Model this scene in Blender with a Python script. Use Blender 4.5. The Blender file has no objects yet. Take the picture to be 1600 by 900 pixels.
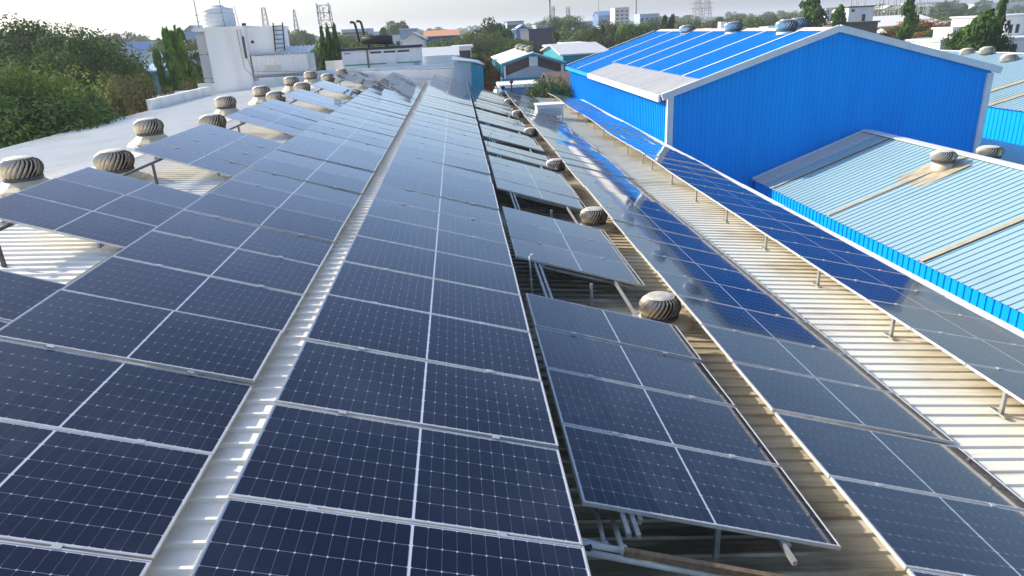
import bpy, math, random
from mathutils import Vector, Matrix
random.seed(7)
SC = bpy.context.scene
COL = SC.collection
R = math.radians
# ------------------------------------------------------------------ camera
FPX, PAN, TILT, ROLL = 1070.43, 0.0601, 0.3611, -0.0524
CAM = Vector((1.6064, 0.0, 2.587))
fw = Vector((math.sin(PAN)*math.cos(TILT), math.cos(PAN)*math.cos(TILT), -math.sin(TILT)))
r0 = Vector((math.cos(PAN), -math.sin(PAN), 0)); u0 = r0.cross(fw)
rt = r0*math.cos(ROLL)+u0*math.sin(ROLL); up = u0*math.cos(ROLL)-r0*math.sin(ROLL)
cd = bpy.data.cameras.new('camera'); co = bpy.data.objects.new('camera', cd); COL.objects.link(co)
co.matrix_world = Matrix(((rt.x, up.x, -fw.x, CAM.x), (rt.y, up.y, -fw.y, CAM.y), (rt.z, up.z, -fw.z, CAM.z), (0, 0, 0, 1)))
cd.sensor_width = 36; cd.lens = 36*FPX/1600; cd.clip_start = .1; cd.clip_end = 9000
SC.camera = co
def at(px, py, Y):                       # point of the real place seen at that spot, Y metres down the roof
    d = rt*((px-800)/FPX)-up*((py-450)/FPX)+fw
    return CAM+d*((Y-CAM.y)/d.y)
# ------------------------------------------------------------------ light
SUN_EL, SUN_AZ = 29.0, -65.0
w = bpy.data.worlds.new('World'); SC.world = w; w.use_nodes = True
sk = w.node_tree.nodes.new('ShaderNodeTexSky'); sk.sky_type = 'NISHITA'; sk.sun_disc = False
sk.sun_elevation = R(SUN_EL); sk.sun_rotation = R(SUN_AZ); sk.altitude = 700; sk.air_density = 1.0; sk.dust_density = 4.0; sk.ozone_density = 5.0
bg = w.node_tree.nodes['Background']; wb = w.node_tree.nodes.new('ShaderNodeVectorMath'); wb.operation = 'MULTIPLY'; wb.inputs[1].default_value = (.98, .95, .92)   # white balance of the sky
w.node_tree.links.new(sk.outputs[0], wb.inputs[0]); w.node_tree.links.new(wb.outputs[0], bg.inputs[0]); bg.inputs[1].default_value = .142
sd = bpy.data.lights.new('sun', 'SUN'); sd.energy = 3.4; sd.angle = R(.6); sd.color = (1, .90, .74)
so = bpy.data.objects.new('sun', sd); COL.objects.link(so)
ts = Vector((math.sin(R(SUN_AZ))*math.cos(R(SUN_EL)), math.cos(R(SUN_AZ))*math.cos(R(SUN_EL)), math.sin(R(SUN_EL))))
so.rotation_mode = 'QUATERNION'; so.rotation_quaternion = (-ts).to_track_quat('-Z', 'Y')
SC.view_settings.view_transform = 'Standard'; SC.view_settings.look = 'None'; SC.view_settings.exposure = 1.0; SC.view_settings.gamma = 1
SC.cycles.max_bounces = 6; SC.cycles.volume_bounces = 0; SC.cycles.volume_max_steps = 64
# ------------------------------------------------------------------ materials
def nodes(name):
    m = bpy.data.materials.new(name); m.use_nodes = True; n = m.node_tree
    return m, n, n.nodes['Principled BSDF']
def mat(name, c1, c2=None, rough=.6, metal=0., scale=3., stretch=(1, 1, 1), lo=.35, hi=.7, bump=0., bscale=None, spec=.5, trans=0.):
    m, n, b = nodes(name); L = n.links
    b.inputs['Roughness'].default_value = rough; b.inputs['Metallic'].default_value = metal
    b.inputs['Specular IOR Level'].default_value = spec
    tc = n.nodes.new('ShaderNodeTexCoord'); mp = n.nodes.new('ShaderNodeMapping'); mp.inputs['Scale'].default_value = stretch
    L.new(tc.outputs['Object'], mp.inputs[0])
    if c2:
        nz = n.nodes.new('ShaderNodeTexNoise'); nz.inputs['Scale'].default_value = scale; nz.inputs['Detail'].default_value = 6
        L.new(mp.outputs[0], nz.inputs[0])
        cr = n.nodes.new('ShaderNodeValToRGB'); e = cr.color_ramp.elements
        e[0].position = lo; e[0].color = (*c1, 1); e[1].position = hi; e[1].color = (*c2, 1)
        L.new(nz.outputs[0], cr.inputs[0]); L.new(cr.outputs[0], b.inputs['Base Color'])
    else: b.inputs['Base Color'].default_value = (*c1, 1)
    if bump:
        n2 = n.nodes.new('ShaderNodeTexNoise'); n2.inputs['Scale'].default_value = bscale or scale*4
        L.new(mp.outputs[0], n2.inputs[0]); bp = n.nodes.new('ShaderNodeBump'); bp.inputs['Strength'].default_value = bump; bp.inputs['Distance'].default_value = .02
        L.new(n2.outputs[0], bp.inputs['Height']); L.new(bp.outputs[0], b.inputs['Normal'])
    return m
def leafmat(name, a, bcol, flower=None, famt=.0):
    m, n, b = nodes(name); L = n.links
    at_ = n.nodes.new('ShaderNodeAttribute'); at_.attribute_name = 'tone'
    cr = n.nodes.new('ShaderNodeValToRGB'); e = cr.color_ramp.elements
    e[0].position = 0; e[0].color = (*a, 1); e[1].position = 1 if not flower else .995-famt; e[1].color = (*bcol, 1)
    if flower:
        x = cr.color_ramp.elements.new(1-famt); x.color = (*flower, 1)
    L.new(at_.outputs['Fac'], cr.inputs[0]); L.new(cr.outputs[0], b.inputs['Base Color'])
    b.inputs['Roughness'].default_value = .8; b.inputs['Specular IOR Level'].default_value = .08
    tr = n.nodes.new('ShaderNodeBsdfTranslucent'); L.new(cr.outputs[0], tr.inputs[0])
    mx = n.nodes.new('ShaderNodeMixShader'); mx.inputs[0].default_value = .22
    L.new(b.outputs[0], mx.inputs[1]); L.new(tr.outputs[0], mx.inputs[2]); L.new(mx.outputs[0], n.nodes['Material Output'].inputs[0])
    return m
def cellmat():
    m, n, b = nodes('silicon_cell'); L = n.links
    tc = n.nodes.new('ShaderNodeTexCoord'); oi = n.nodes.new('ShaderNodeObjectInfo')
    nz = n.nodes.new('ShaderNodeTexNoise'); nz.inputs['Scale'].default_value = 1.1; nz.inputs['Detail'].default_value = 5
    geo = n.nodes.new('ShaderNodeNewGeometry'); L.new(geo.outputs['Position'], nz.inputs[0])
    cr = n.nodes.new('ShaderNodeValToRGB'); e = cr.color_ramp.elements
    e[0].position = .3; e[0].color = (.0024, .0042, .016, 1); e[1].position = .75; e[1].color = (.0050, .0085, .027, 1)
    L.new(nz.outputs[0], cr.inputs[0])
    # fine printed conductor lines along the cell
    sp = n.nodes.new('ShaderNodeSeparateXYZ'); L.new(tc.outputs['Object'], sp.inputs[0])
    mu = n.nodes.new('ShaderNodeMath'); mu.operation = 'MULTIPLY'; mu.inputs[1].default_value = 1/.0182; L.new(sp.outputs[1], mu.inputs[0])
    fr = n.nodes.new('ShaderNodeMath'); fr.operation = 'FRACT'; L.new(mu.outputs[0], fr.inputs[0])
    lt = n.nodes.new('ShaderNodeMath'); lt.operation = 'LESS_THAN'; lt.inputs[1].default_value = .05; L.new(fr.outputs[0], lt.inputs[0])
    m1 = n.nodes.new('ShaderNodeMix'); m1.data_type = 'RGBA'; L.new(lt.outputs[0], m1.inputs['Factor']); L.new(cr.outputs[0], m1.inputs['A']); m1.inputs['B'].default_value = (.06, .075, .12, 1)
    # thin settled dust
    n2 = n.nodes.new('ShaderNodeTexNoise'); n2.inputs['Scale'].default_value = .55; n2.inputs['Detail'].default_value = 7; L.new(geo.outputs['Position'], n2.inputs[0])
    mr = n.nodes.new('ShaderNodeMapRange'); mr.inputs['From Min'].default_value = .47; mr.inputs['From Max'].default_value = .72; mr.inputs['To Min'].default_value = .0; mr.inputs['To Max'].default_value = .05
    L.new(n2.outputs[0], mr.inputs[0])
    m2 = n.nodes.new('ShaderNodeMix'); m2.data_type = 'RGBA'; rv = n.nodes.new('ShaderNodeMath'); rv.operation = 'MULTIPLY_ADD'; L.new(oi.outputs['Random'], rv.inputs[0]); rv.inputs[1].default_value = 1.5; rv.inputs[2].default_value = .3
    dm = n.nodes.new('ShaderNodeMath'); dm.operation = 'MULTIPLY'; L.new(mr.outputs[0], dm.inputs[0]); L.new(rv.outputs[0], dm.inputs[1]); 
    # a settled dust film covers more of the glass the flatter one looks along it: 1 - exp(-t / cos)
    lw = n.nodes.new('ShaderNodeLayerWeight'); lw.inputs['Blend'].default_value = .5
    cs = n.nodes.new('ShaderNodeMath'); cs.operation = 'SUBTRACT'; cs.inputs[0].default_value = 1.02; L.new(lw.outputs['Facing'], cs.inputs[1])
    dv = n.nodes.new('ShaderNodeMath'); dv.operation = 'DIVIDE'; dv.inputs[0].default_value = -.009; L.new(cs.outputs[0], dv.inputs[1])
    ep = n.nodes.new('ShaderNodeMath'); ep.operation = 'EXPONENT'; L.new(dv.outputs[0], ep.inputs[0])
    om = n.nodes.new('ShaderNodeMath'); om.operation = 'SUBTRACT'; om.inputs[0].default_value = 1; L.new(ep.outputs[0], om.inputs[1])
    sm = n.nodes.new('ShaderNodeMath'); sm.operation = 'ADD'; L.new(dm.outputs[0], sm.inputs[0]); L.new(om.outputs[0], sm.inputs[1]); L.new(sm.outputs[0], m2.inputs['Factor']); L.new(m1.outputs['Result'], m2.inputs['A']); m2.inputs['B'].default_value = (.38, .39, .41, 1)
    L.new(m2.outputs['Result'], b.inputs['Base Color'])
    r2 = n.nodes.new('ShaderNodeMapRange'); r2.inputs['To Min'].default_value = .05; r2.inputs['To Max'].default_value = .17; L.new(n2.outputs[0], r2.inputs[0]); L.new(r2.outputs[0], b.inputs['Roughness'])
    b.inputs['IOR'].default_value = 1.14
    b.inputs['Coat Weight'].default_value = 1; b.inputs['Coat IOR'].default_value = 1.32; b.inputs['Coat Roughness'].default_value = .045; b.inputs['Coat Tint'].default_value = (.93, .96, 1, 1)
    return m
def roofmat(name, base, dirt, dirt2, stain=None, dark=0.45, brown_ramp=None):
    """painted corrugated sheet: streaks run down the slope (x), broad grime, optional stain band given by x range"""
    m, n, b = nodes(name); L = n.links
    tc = n.nodes.new('ShaderNodeTexCoord'); 
    mp = n.nodes.new('ShaderNodeMapping'); mp.inputs['Scale'].default_value = (.55, 7, 1); L.new(tc.outputs['Object'], mp.inputs[0])
    nz = n.nodes.new('ShaderNodeTexNoise'); nz.inputs['Scale'].default_value = 1.3; nz.inputs['Detail'].default_value = 8; nz.inputs['Roughness'].default_value = .65; L.new(mp.outputs[0], nz.inputs[0])
    n2 = n.nodes.new('ShaderNodeTexNoise'); n2.inputs['Scale'].default_value = .6; n2.inputs['Detail'].default_value = 6; L.new(tc.outputs['Object'], n2.inputs[0])
    ad = n.nodes.new('ShaderNodeMath'); ad.operation = 'MULTIPLY_ADD'; L.new(nz.outputs[0], ad.inputs[0]); ad.inputs[1].default_value = .65; L.new(n2.outputs[0], ad.inputs[2])
    fac = ad.outputs[0]
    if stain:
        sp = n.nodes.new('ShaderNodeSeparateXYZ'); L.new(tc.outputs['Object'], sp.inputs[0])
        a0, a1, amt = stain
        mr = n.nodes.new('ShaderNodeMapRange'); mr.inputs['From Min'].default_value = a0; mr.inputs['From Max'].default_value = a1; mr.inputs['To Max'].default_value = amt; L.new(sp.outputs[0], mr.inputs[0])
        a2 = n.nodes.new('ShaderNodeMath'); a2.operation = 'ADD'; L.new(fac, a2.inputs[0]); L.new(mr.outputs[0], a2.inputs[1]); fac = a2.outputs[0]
    if brown_ramp:  # second x ramp: pushes the sheet towards its darkest brown
        a0, a1, amt = brown_ramp
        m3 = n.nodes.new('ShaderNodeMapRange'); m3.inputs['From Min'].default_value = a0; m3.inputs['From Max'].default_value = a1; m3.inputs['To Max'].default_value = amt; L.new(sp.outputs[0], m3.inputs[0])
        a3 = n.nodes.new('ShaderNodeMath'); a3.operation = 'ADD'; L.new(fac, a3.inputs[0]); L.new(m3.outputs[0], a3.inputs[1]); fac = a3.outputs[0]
    nm = n.nodes.new('ShaderNodeMapRange'); nm.inputs['From Min'].default_value = .55; nm.inputs['From Max'].default_value = 1.3; L.new(fac, nm.inputs[0]); fac = nm.outputs[0]
    cr = n.nodes.new('ShaderNodeValToRGB'); e = cr.color_ramp.elements
    e[0].position = dark; e[0].color = (*base, 1); e[1].position = 1; e[1].color = (*dirt2, 1)
    x = cr.color_ramp.elements.new((dark+1)/2+.03); x.color = (*dirt, 1)
    L.new(fac, cr.inputs[0]); L.new(cr.outputs[0], b.inputs['Base Color'])
    b.inputs['Roughness'].default_value = .38; b.inputs['Specular IOR Level'].default_value = .5
    return m
M = {}
M['cell'] = cellmat()
M['backsheet'] = mat('white_backsheet', (.62, .65, .69), rough=.1)
M['alu'] = mat('anodised_aluminium', (.62, .61, .58), (.50, .48, .44), .38, .35, 6)
M['galv'] = mat('galvanised_steel', (.42, .42, .41), (.30, .29, .27), .5, .5, 8)
M['darksteel'] = mat('weathered_dark_steel', (.10, .10, .10), (.06, .055, .05), .6, .3, 8)
M['roofA'] = roofmat('white_roof_sheet', (.86, .83, .75), (.76, .70, .57), (.50, .40, .26), None, .38)
M['roofB'] = roofmat('stained_roof_sheet', (.80, .76, .64), (.58, .50, .35), (.23, .185, .115), (7.5, 8.9, .20), .44, (6.7, 4.2, .38))  # last ramp turns the sheet darker brown towards its left edge
M['flash'] = mat('tan_flashing_sheet', (.47, .41, .29), (.31, .245, .15), .6, 0, 2.5, (1, 3, 1))
M['cone'] = mat('cream_fibreglass', (.66, .58, .40), (.52, .43, .27), .55, 0, 3)
M['vane'] = mat('weathered_steel_vane', (.78, .71, .58), (.55, .46, .34), .42, .45, 9, (1, 1, .3))
M['vane_shiny'] = mat('bright_steel_vane', (.75, .75, .74), (.6, .6, .6), .3, .7, 9)
M['vane_pale'] = mat('dusty_pale_vane', (.74, .68, .56), (.58, .51, .40), .55, .15, 9, (1, 1, .3))
M['black'] = mat('black_rubber', (.02, .02, .02), rough=.6)
M['pvc'] = mat('white_pvc', (.62, .60, .55), (.48, .43, .36), .45, 0, 5)
M['rust'] = mat('rusty_steel', (.30, .20, .11), (.16, .10, .06), .8, .1, 14, (1, 1, 1), bump=.3)
M['bluewall'] = mat('blue_cladding', (.002, .365, .93), (.002, .325, .87), .55, 0, 1.6, (1, 1, .06), spec=.1)
M['blueroof'] = mat('blue_roof_sheet', (.012, .40, .86), (.010, .34, .80), .38, 0, .9, (.3, 4, 1), spec=.5)
M['trim'] = mat('pale_trim', (.74, .74, .74), (.66, .66, .66), .45, 0, 2)
M['whitesheet'] = mat('white_sheet', (.82, .80, .76), (.72, .68, .61), .5, 0, 1.5, (.5, 5, 1))
M['pinkcap'] = mat('faded_pink_ridge', (.72, .55, .50), (.64, .50, .46), .6, 0, 1)
M['palebluesheet'] = roofmat('pale_blue_sheet', (.285, .44, .50), (.25, .39, .44), (.38, .46, .44), None, .45)
M['greysheet'] = roofmat('grey_white_sheet', (.55, .54, .50), (.47, .45, .41), (.36, .34, .30), None, .45)
M['cream'] = mat('cream_flashing', (.70, .66, .55), (.55, .49, .38), .6, 0, 2, (3, 1, 1))
M['whitewall'] = mat('white_plaster', (.84, .83, .80), (.66, .64, .59), .8, 0, 1.1, (1, 1, .14), .45, .85, bump=.1)
M['greywall'] = mat('grey_cladding', (.52, .52, .51), (.46, .46, .45), .6, 0, .8)
M['whitemetal'] = mat('white_metal', (.82, .80, .78), (.76, .73, .71), .5, 0, .8)
M['tank'] = mat('white_plastic', (.78, .77, .74), (.70, .69, .66), .45, 0, 1)
M['green'] = mat('green_stripe', (.02, .32, .16), rough=.5)
M['teal'] = mat('teal_cladding', (.012, .27, .33), (.010, .23, .29), .5, 0, .4)
M['glass'] = mat('dark_window_glass', (.03, .04, .05), rough=.1)
M['concrete'] = mat('concrete', (.42, .39, .34), (.30, .28, .24), .9, 0, .3, bump=.2)
M['earth'] = mat('dry_earth', (.20, .17, .11), (.10, .115, .06), .95, 0, .03, bump=.2, bscale=.5)
M['asphalt'] = mat('asphalt', (.055, .055, .055), (.04, .04, .04), .9, 0, .5)
M['bark'] = mat('tree_bark', (.13, .10, .07), (.08, .06, .045), .9, 0, 4)
M['brick'] = mat('dark_masonry', (.12, .10, .09), (.08, .075, .07), .9, 0, 2)
M['rustroof'] = mat('rust_brown_roof', (.16, .10, .075), (.11, .075, .06), .8, 0, 1)
M['orange'] = mat('orange_tile', (.55, .27, .14), (.45, .22, .12), .8, 0, 1)
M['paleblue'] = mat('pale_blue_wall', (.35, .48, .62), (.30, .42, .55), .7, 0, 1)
M['midblue'] = mat('mid_blue_sheet', (.07, .20, .45), (.06, .17, .38), .6, 0, 1)
M['slate'] = mat('slate_blue_wall', (.035, .045, .085), (.03, .038, .07), .6, 0, 1)
M['cabingrey'] = mat('grey_blue_sheet', (.40, .47, .53), (.34, .41, .47), .5, 0, 1)
M['leaf_dark'] = leafmat('dark_green_leaf', (.022, .060, .016), (.11, .19, .04))
M['leaf_mid'] = leafmat('mid_green_leaf', (.035, .085, .02), (.17, .26, .05))
M['leaf_light'] = leafmat('light_green_leaf', (.045, .10, .022), (.30, .37, .07))
M['leaf_blue'] = leafmat('grey_green_leaf', (.045, .095, .050), (.17, .26, .13))
M['leaf_ashoka'] = leafmat('glossy_weeping_leaf', (.030, .095, .016), (.22, .38, .05))
M['leaf_ashdark'] = leafmat('dark_weeping_leaf', (.020, .062, .013), (.11, .20, .035))
M['leaf_gul'] = leafmat('rust_flowering_leaf', (.06, .085, .03), (.22, .20, .07), (.33, .20, .08), .30)
M['leaf_red'] = leafmat('red_flowering_leaf', (.05, .085, .03), (.14, .17, .05), (.55, .12, .03), .46)
M['leaf_olive'] = leafmat('olive_leaf', (.055, .095, .03), (.19, .23, .08))
# ------------------------------------------------------------------ mesh helpers
class MB:
    def __init__(s): s.v = []; s.f = []
    def quad(s, a, b, c, d):
        k = len(s.v); s.v += [tuple(a), tuple(b), tuple(c), tuple(d)]; s.f.append((k, k+1, k+2, k+3)); return s
    def tri(s, a, b, c):
        k = len(s.v); s.v += [tuple(a), tuple(b), tuple(c)]; s.f.append((k, k+1, k+2)); return s
    def box(s, x0, y0, z0, x1, y1, z1):
        k = len(s.v)
        s.v += [(x0, y0, z0), (x1, y0, z0), (x1, y1, z0), (x0, y1, z0), (x0, y0, z1), (x1, y0, z1), (x1, y1, z1), (x0, y1, z1)]
        s.f += [tuple(k+i for i in q) for q in ((0, 3, 2, 1), (4, 5, 6, 7), (0, 1, 5, 4), (1, 2, 6, 5), (2, 3, 7, 6), (3, 0, 4, 7))]
        return s
    def beam(s, p, q, w_, h_, ref=(0, 0, 1)):
        p = Vector(p); q = Vector(q); d = (q-p).normalized(); ref = Vector(ref)
        if abs(d.dot(ref)) > .95: ref = Vector((1, 0, 0))
        a = d.cross(ref).normalized(); b = a.cross(d).normalized(); k = len(s.v)
        for e in (p, q):
            for sa, sb in ((-1, -1), (1, -1), (1, 1), (-1, 1)): s.v.append(tuple(e+a*sa*w_/2+b*sb*h_/2))
        s.f += [tuple(k+i for i in g) for g in ((0, 1, 2, 3), (7, 6, 5, 4), (0, 4, 5, 1), (1, 5, 6, 2), (2, 6, 7, 3), (3, 7, 4, 0))]
        return s
    def tube(s, pts, rad, n=8, cap=True):
        pts = [Vector(p) for p in pts]; k0 = len(s.v)
        rr = rad if isinstance(rad, (list, tuple)) else [rad]*len(pts)
        for i, p in enumerate(pts):
            d = ((pts[min(i+1, len(pts)-1)]-pts[max(i-1, 0)])).normalized()
            ref = Vector((0, 0, 1)) if abs(d.z) < .9 else Vector((1, 0, 0))
            a = d.cross(ref).normalized(); b = a.cross(d)
            for j in range(n):
                t = 2*math.pi*j/n; s.v.append(tuple(p+(a*math.cos(t)+b*math.sin(t))*rr[i]))
        for i in range(len(pts)-1):
            for j in range(n):
                s.f.append((k0+i*n+j, k0+i*n+(j+1) % n, k0+(i+1)*n+(j+1) % n, k0+(i+1)*n+j))
        if cap:
            s.f.append(tuple(k0+j for j in range(n))[::-1]); s.f.append(tuple(k0+(len(pts)-1)*n+j for j in range(n)))
        return s
    def lathe(s, prof, n=20, c=(0, 0, 0)):
        k0 = len(s.v)
        for r_, z in prof:
            for j in range(n):
                t = 2*math.pi*j/n; s.v.append((c[0]+r_*math.cos(t), c[1]+r_*math.sin(t), c[2]+z))
        for i in range(len(prof)-1):
            for j in range(n): s.f.append((k0+i*n+j, k0+i*n+(j+1) % n, k0+(i+1)*n+(j+1) % n, k0+(i+1)*n+j))
        s.f.append(tuple(k0+j for j in range(n))[::-1]); s.f.append(tuple(k0+(len(prof)-1)*n+j for j in range(n)))
        return s
    def prism(s, poly, d):                # polygon (3D points) pushed by vector d
        k = len(s.v); n = len(poly); d = Vector(d)
        s.v += [tuple(p) for p in poly]+[tuple(Vector(p)+d) for p in poly]
        s.f.append(tuple(range(k, k+n))[::-1]); s.f.append(tuple(range(k+n, k+2*n)))
        for i in range(n): s.f.append((k+i, k+(i+1) % n, k+n+(i+1) % n, k+n+i))
        return s
    def mesh(s, name, m, smooth=False):
        me = bpy.data.meshes.new(name); me.from_pydata(s.v, [], s.f); me.materials.append(m)
        if smooth:
            for p in me.polygons: p.use_smooth = True
        me.update(); return me
    def build(s, name, m, parent=None, smooth=False, **kw):
        return link(name, s.mesh(name, m, smooth), parent, **kw)
def link(name, me, parent=None, loc=(0, 0, 0), rot=(0, 0, 0), **kw):
    o = bpy.data.objects.new(name, me); COL.objects.link(o); o.parent = parent; o.location = loc; o.rotation_euler = rot
    for k, v in kw.items(): o[k] = v
    return o
def thing(name, label, cat, loc=(0, 0, 0), rot=(0, 0, 0), group=None):
    o = bpy.data.objects.new(name, None); COL.objects.link(o); o.location = loc; o.rotation_euler = rot
    o.empty_display_size = .2; o['label'] = label; o['category'] = cat
    if group: o['group'] = group
    return o
def corr(mb, a, b, L, n, pitch=.234, rib=.05, top=.028, h=.03, s0=0.):
    """trapezoid-ribbed sheet: a(s), b(s) give its two edges along the run, n the outward normal"""
    n = Vector(n); prof = []; s = s0
    while s < L:
        for ds, hh in ((0, 0), ((rib-top)/2, h), ((rib+top)/2, h), (rib, 0)):
            if s+ds <= L: prof.append((s+ds, hh))
        s += pitch
    prof.append((L, 0)); k = len(mb.v)
    if prof[0][0] > 0: prof.insert(0, (0, 0))
    for t, hh in prof:
        mb.v.append(tuple(Vector(a(t))+n*hh)); mb.v.append(tuple(Vector(b(t))+n*hh))
    for i in range(len(prof)-1): mb.f.append((k+2*i, k+2*i+1, k+2*i+3, k+2*i+2))
    return mb
def setting(o):
    o['kind'] = 'structure'; return o
# ------------------------------------------------------------------ ground and the factory hall we stand on
GZ = -8.7
g = MB(); g.quad((-3500, -300, GZ), (3500, -300, GZ), (3500, 6500, GZ), (-3500, 6500, GZ)); setting(g.build('ground', M['earth']))
g = MB(); g.quad((-6, 52, GZ+.02), (26, 52, GZ+.02), (26, 74.5, GZ+.02), (-6, 74.5, GZ+.02)); setting(g.build('concrete_yard', M['concrete']))
g = MB(); g.quad((-400, 108, GZ+.03), (400, 128, GZ+.03), (400, 137, GZ+.03), (-400, 117, GZ+.03)); setting(g.build('road', M['asphalt']))
RX, RZ = -7.1, -.05                       # ridge of the upper roof
XK = -3.3                                   # the upper roof flattens a little towards its ridge
def zA(x):
    if x > XK: return -.246-.0875*(x-XK)
    return RZ-.0558*(x-RX) if x > RX else RZ-.070*(RX-x)
def zB(x): return -2.12-.096*(x-7)
YE = 50.4
XL, XR = -15.4, 2.16
hall = thing('factory_hall', 'long white ribbed factory roof under the solar rows, ridge line between the left vents', 'building', (0, 0, GZ))
def part(mb, name, m, parent, z0=GZ, **k):
    o = mb.build(name, M[m], parent, **k); o.location = (0, 0, -z0); return o
mb = MB(); corr(mb, lambda s: (XK, s-3, zA(XK)), lambda s: (XR, s-3, zA(XR)), YE+3, (0, 0, 1), h=.032); corr(mb, lambda s: (RX, s-3, RZ), lambda s: (XK, s-3, zA(XK)), YE+3, (0, 0, 1), h=.032); part(mb, 'roof', 'roofA', hall)
mb = MB(); corr(mb, lambda s: (RX, s-3, RZ), lambda s: (XL, s-3, zA(XL)), YE+3, (0, 0, 1), .234, .05, .026, .019); part(mb, 'roof', 'roofA', hall)
mb = MB(); mb.prism([(RX-.28, -3, RZ+.012), (RX, -3, RZ+.045), (RX+.28, -3, RZ+.012), (RX, -3, RZ+.037)], (0, YE+3, 0)); part(mb, 'ridge_cap', 'roofA', hall)
mb = MB(); mb.box(XL+.1, -2.9, GZ, XL+.3, YE-.1, zA(XL+.3)-.03); mb.box(XR-.5, -2.9, GZ, XR-.3, YE-.1, zA(XR)-.03); part(mb, 'wall', 'whitewall', hall)
mb = MB(); mb.box(XR-.2, -3, zA(XR)-.16, XR+.02, YE, zA(XR)-.02); part(mb, 'gutter', 'galv', hall)
low = thing('factory_hall', 'lower cream ribbed roof with brown stains under the right hand solar rows', 'building', (0, 0, GZ))
XB = 10.30
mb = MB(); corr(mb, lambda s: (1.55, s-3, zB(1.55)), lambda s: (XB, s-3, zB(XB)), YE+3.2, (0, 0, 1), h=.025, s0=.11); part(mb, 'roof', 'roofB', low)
mb = MB(); mb.box(1.7, YE-.1, GZ, XB-.1, YE+.1, zB(XB)-.1); mb.box(XB-.3, -3, GZ, XB-.1, YE, zB(XB)-.03); part(mb, 'wall', 'whitewall', low)
pz = -2.40                                 # white parapet flashing along the right edge
mb = MB()
yy = -3.0
while yy < 50:
    y2 = min(yy+2.98, 50.2); mb.box(XB-.06, yy, pz-1.2, XB+.13, y2, pz+random.uniform(-.012, .012)); yy += 3.0
part(mb, 'parapet', 'whitesheet', low)
# ------------------------------------------------------------------ solar rows
PW, PL, PP = 2.278, 1.134, 1.154
fb = MB(); lip = .0125
fb.box(0, 0, -.035, PW, lip, 0).box(0, PL-lip, -.035, PW, PL, 0).box(0, lip, -.035, lip, PL-lip, 0).box(PW-lip, lip, -.035, PW, PL-lip, 0)
ME_FRAME = fb.mesh('frame', M['alu'])
lb = MB(); lb.box(lip, lip, -.010, PW-lip, PL-lip, -.0035); ME_LAM = lb.mesh('panel', M['backsheet'])
CP, RP_ = (PW/2-.031)/12, (PL-.046)/6
CW, CH, CC = CP-.0022, RP_-.0036, .0068
OCT = [(CC, 0), (CW-CC, 0), (CW, CC), (CW, CH-CC), (CW-CC, CH), (CC, CH), (0, CH-CC), (0, CC)]
CELLS = [((.022 if h == 0 else PW/2+.009)+i*CP, .023+j*RP_+.002) for h in (0, 1) for i in range(12) for j in range(6)]
cb = MB(); cb.v = [(x, y, 0) for x, y in OCT]; cb.f = [tuple(range(8))]; ME_CELL = cb.mesh('cell', M['cell'])
cb = MB()
for cx, cy in CELLS:
    k = len(cb.v); cb.v += [(cx+x, cy+y, -.0024) for x, y in OCT]; cb.f.append(tuple(range(k, k+8)))
ME_CELLS = cb.mesh('cells', M['cell'])
mb = MB(); mb.box(-.03, -.024, -.002, .03, .024, .006); ME_CLAMP = mb.mesh('clamp', M['alu'])
rng = random.Random(3)
def array(label, x0, y0, z0, deg, n, group='rows of solar panels', each=(), wob=.28, wave=None, clamps=True, posts=None, rails=True, skip=()):
    a = R(deg); t = thing('solar_array', label, 'solar array', (x0, y0, z0), (0, a, 0), group)
    for i in range(n):
        if i in skip: continue
        dz, dr = (wave(y0+i*PP) if wave else (0, 0))
        p = link('panel', ME_LAM, t, (0, i*PP, dz+rng.uniform(-.003, .003)), (R(rng.gauss(0, wob)), R(rng.gauss(0, wob)*.7+dr), 0))
        link('frame', ME_FRAME, p)
        if i in each:
            for cx, cy in CELLS: link('cell', ME_CELL, p, (cx, cy, -.0024))
        else: link('cells', ME_CELLS, p, kind='stuff')
        if clamps and i < n-1 and y0+i*PP < 26:
            for cx in (.52, 1.74): link('clamp', ME_CLAMP, t, (cx+rng.uniform(-.03, .03), i*PP+PL+.01, dz))
    if rails:
        for cx in (.48, 1.78):
            mb = MB(); mb.box(cx-.02, -.05, -.085, cx+.02, n*PP+.03, -.037); mb.build('rail', M['galv'], t)
    if posts:
        fz, lx, st, m, rad, foot = posts
        wx = x0+lx*math.cos(a); wz = z0-lx*math.sin(a); h = wz-.05-fz(wx)
        d = Vector((h*math.sin(a), 0, -h*math.cos(a)))
        mb = MB(); top = Vector((lx, 0, -.036)); mb.beam(top, top+d, rad*2, rad*2, (0, 1, 0))
        if foot: e = top+d; mb.beam(e+Vector((-.02, -.13, .012)), e+Vector((-.02, .13, .012)), .09, .02)
        me = mb.mesh('post', M[m])
        yy = .5
        while yy < n*PP:
            link('post', me, t, (0, yy, wave(y0+yy)[0] if wave else 0)); yy += st
    return t
two = (0, 1)
hid = (zA, .06, 2.31, 'galv', .02, False)
array('long solar row right of the bare roof strip, nearest the camera', .02, 3.615-2*PP, 0, 16.25, 20, each=(1, 2), posts=hid)
array('far half of the solar row right of the bare roof strip', .02, 24.47, 0, 16.25, 21, posts=hid)
array('long solar row left of the bare roof strip, nearest the camera', -2.684, 3.582-2*PP, .277, 17.18, 20, each=(2, 3))
array('far half of the solar row left of the bare roof strip', -2.684, 24.42, .277, 17.18, 21)
A2 = 17.74
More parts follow.
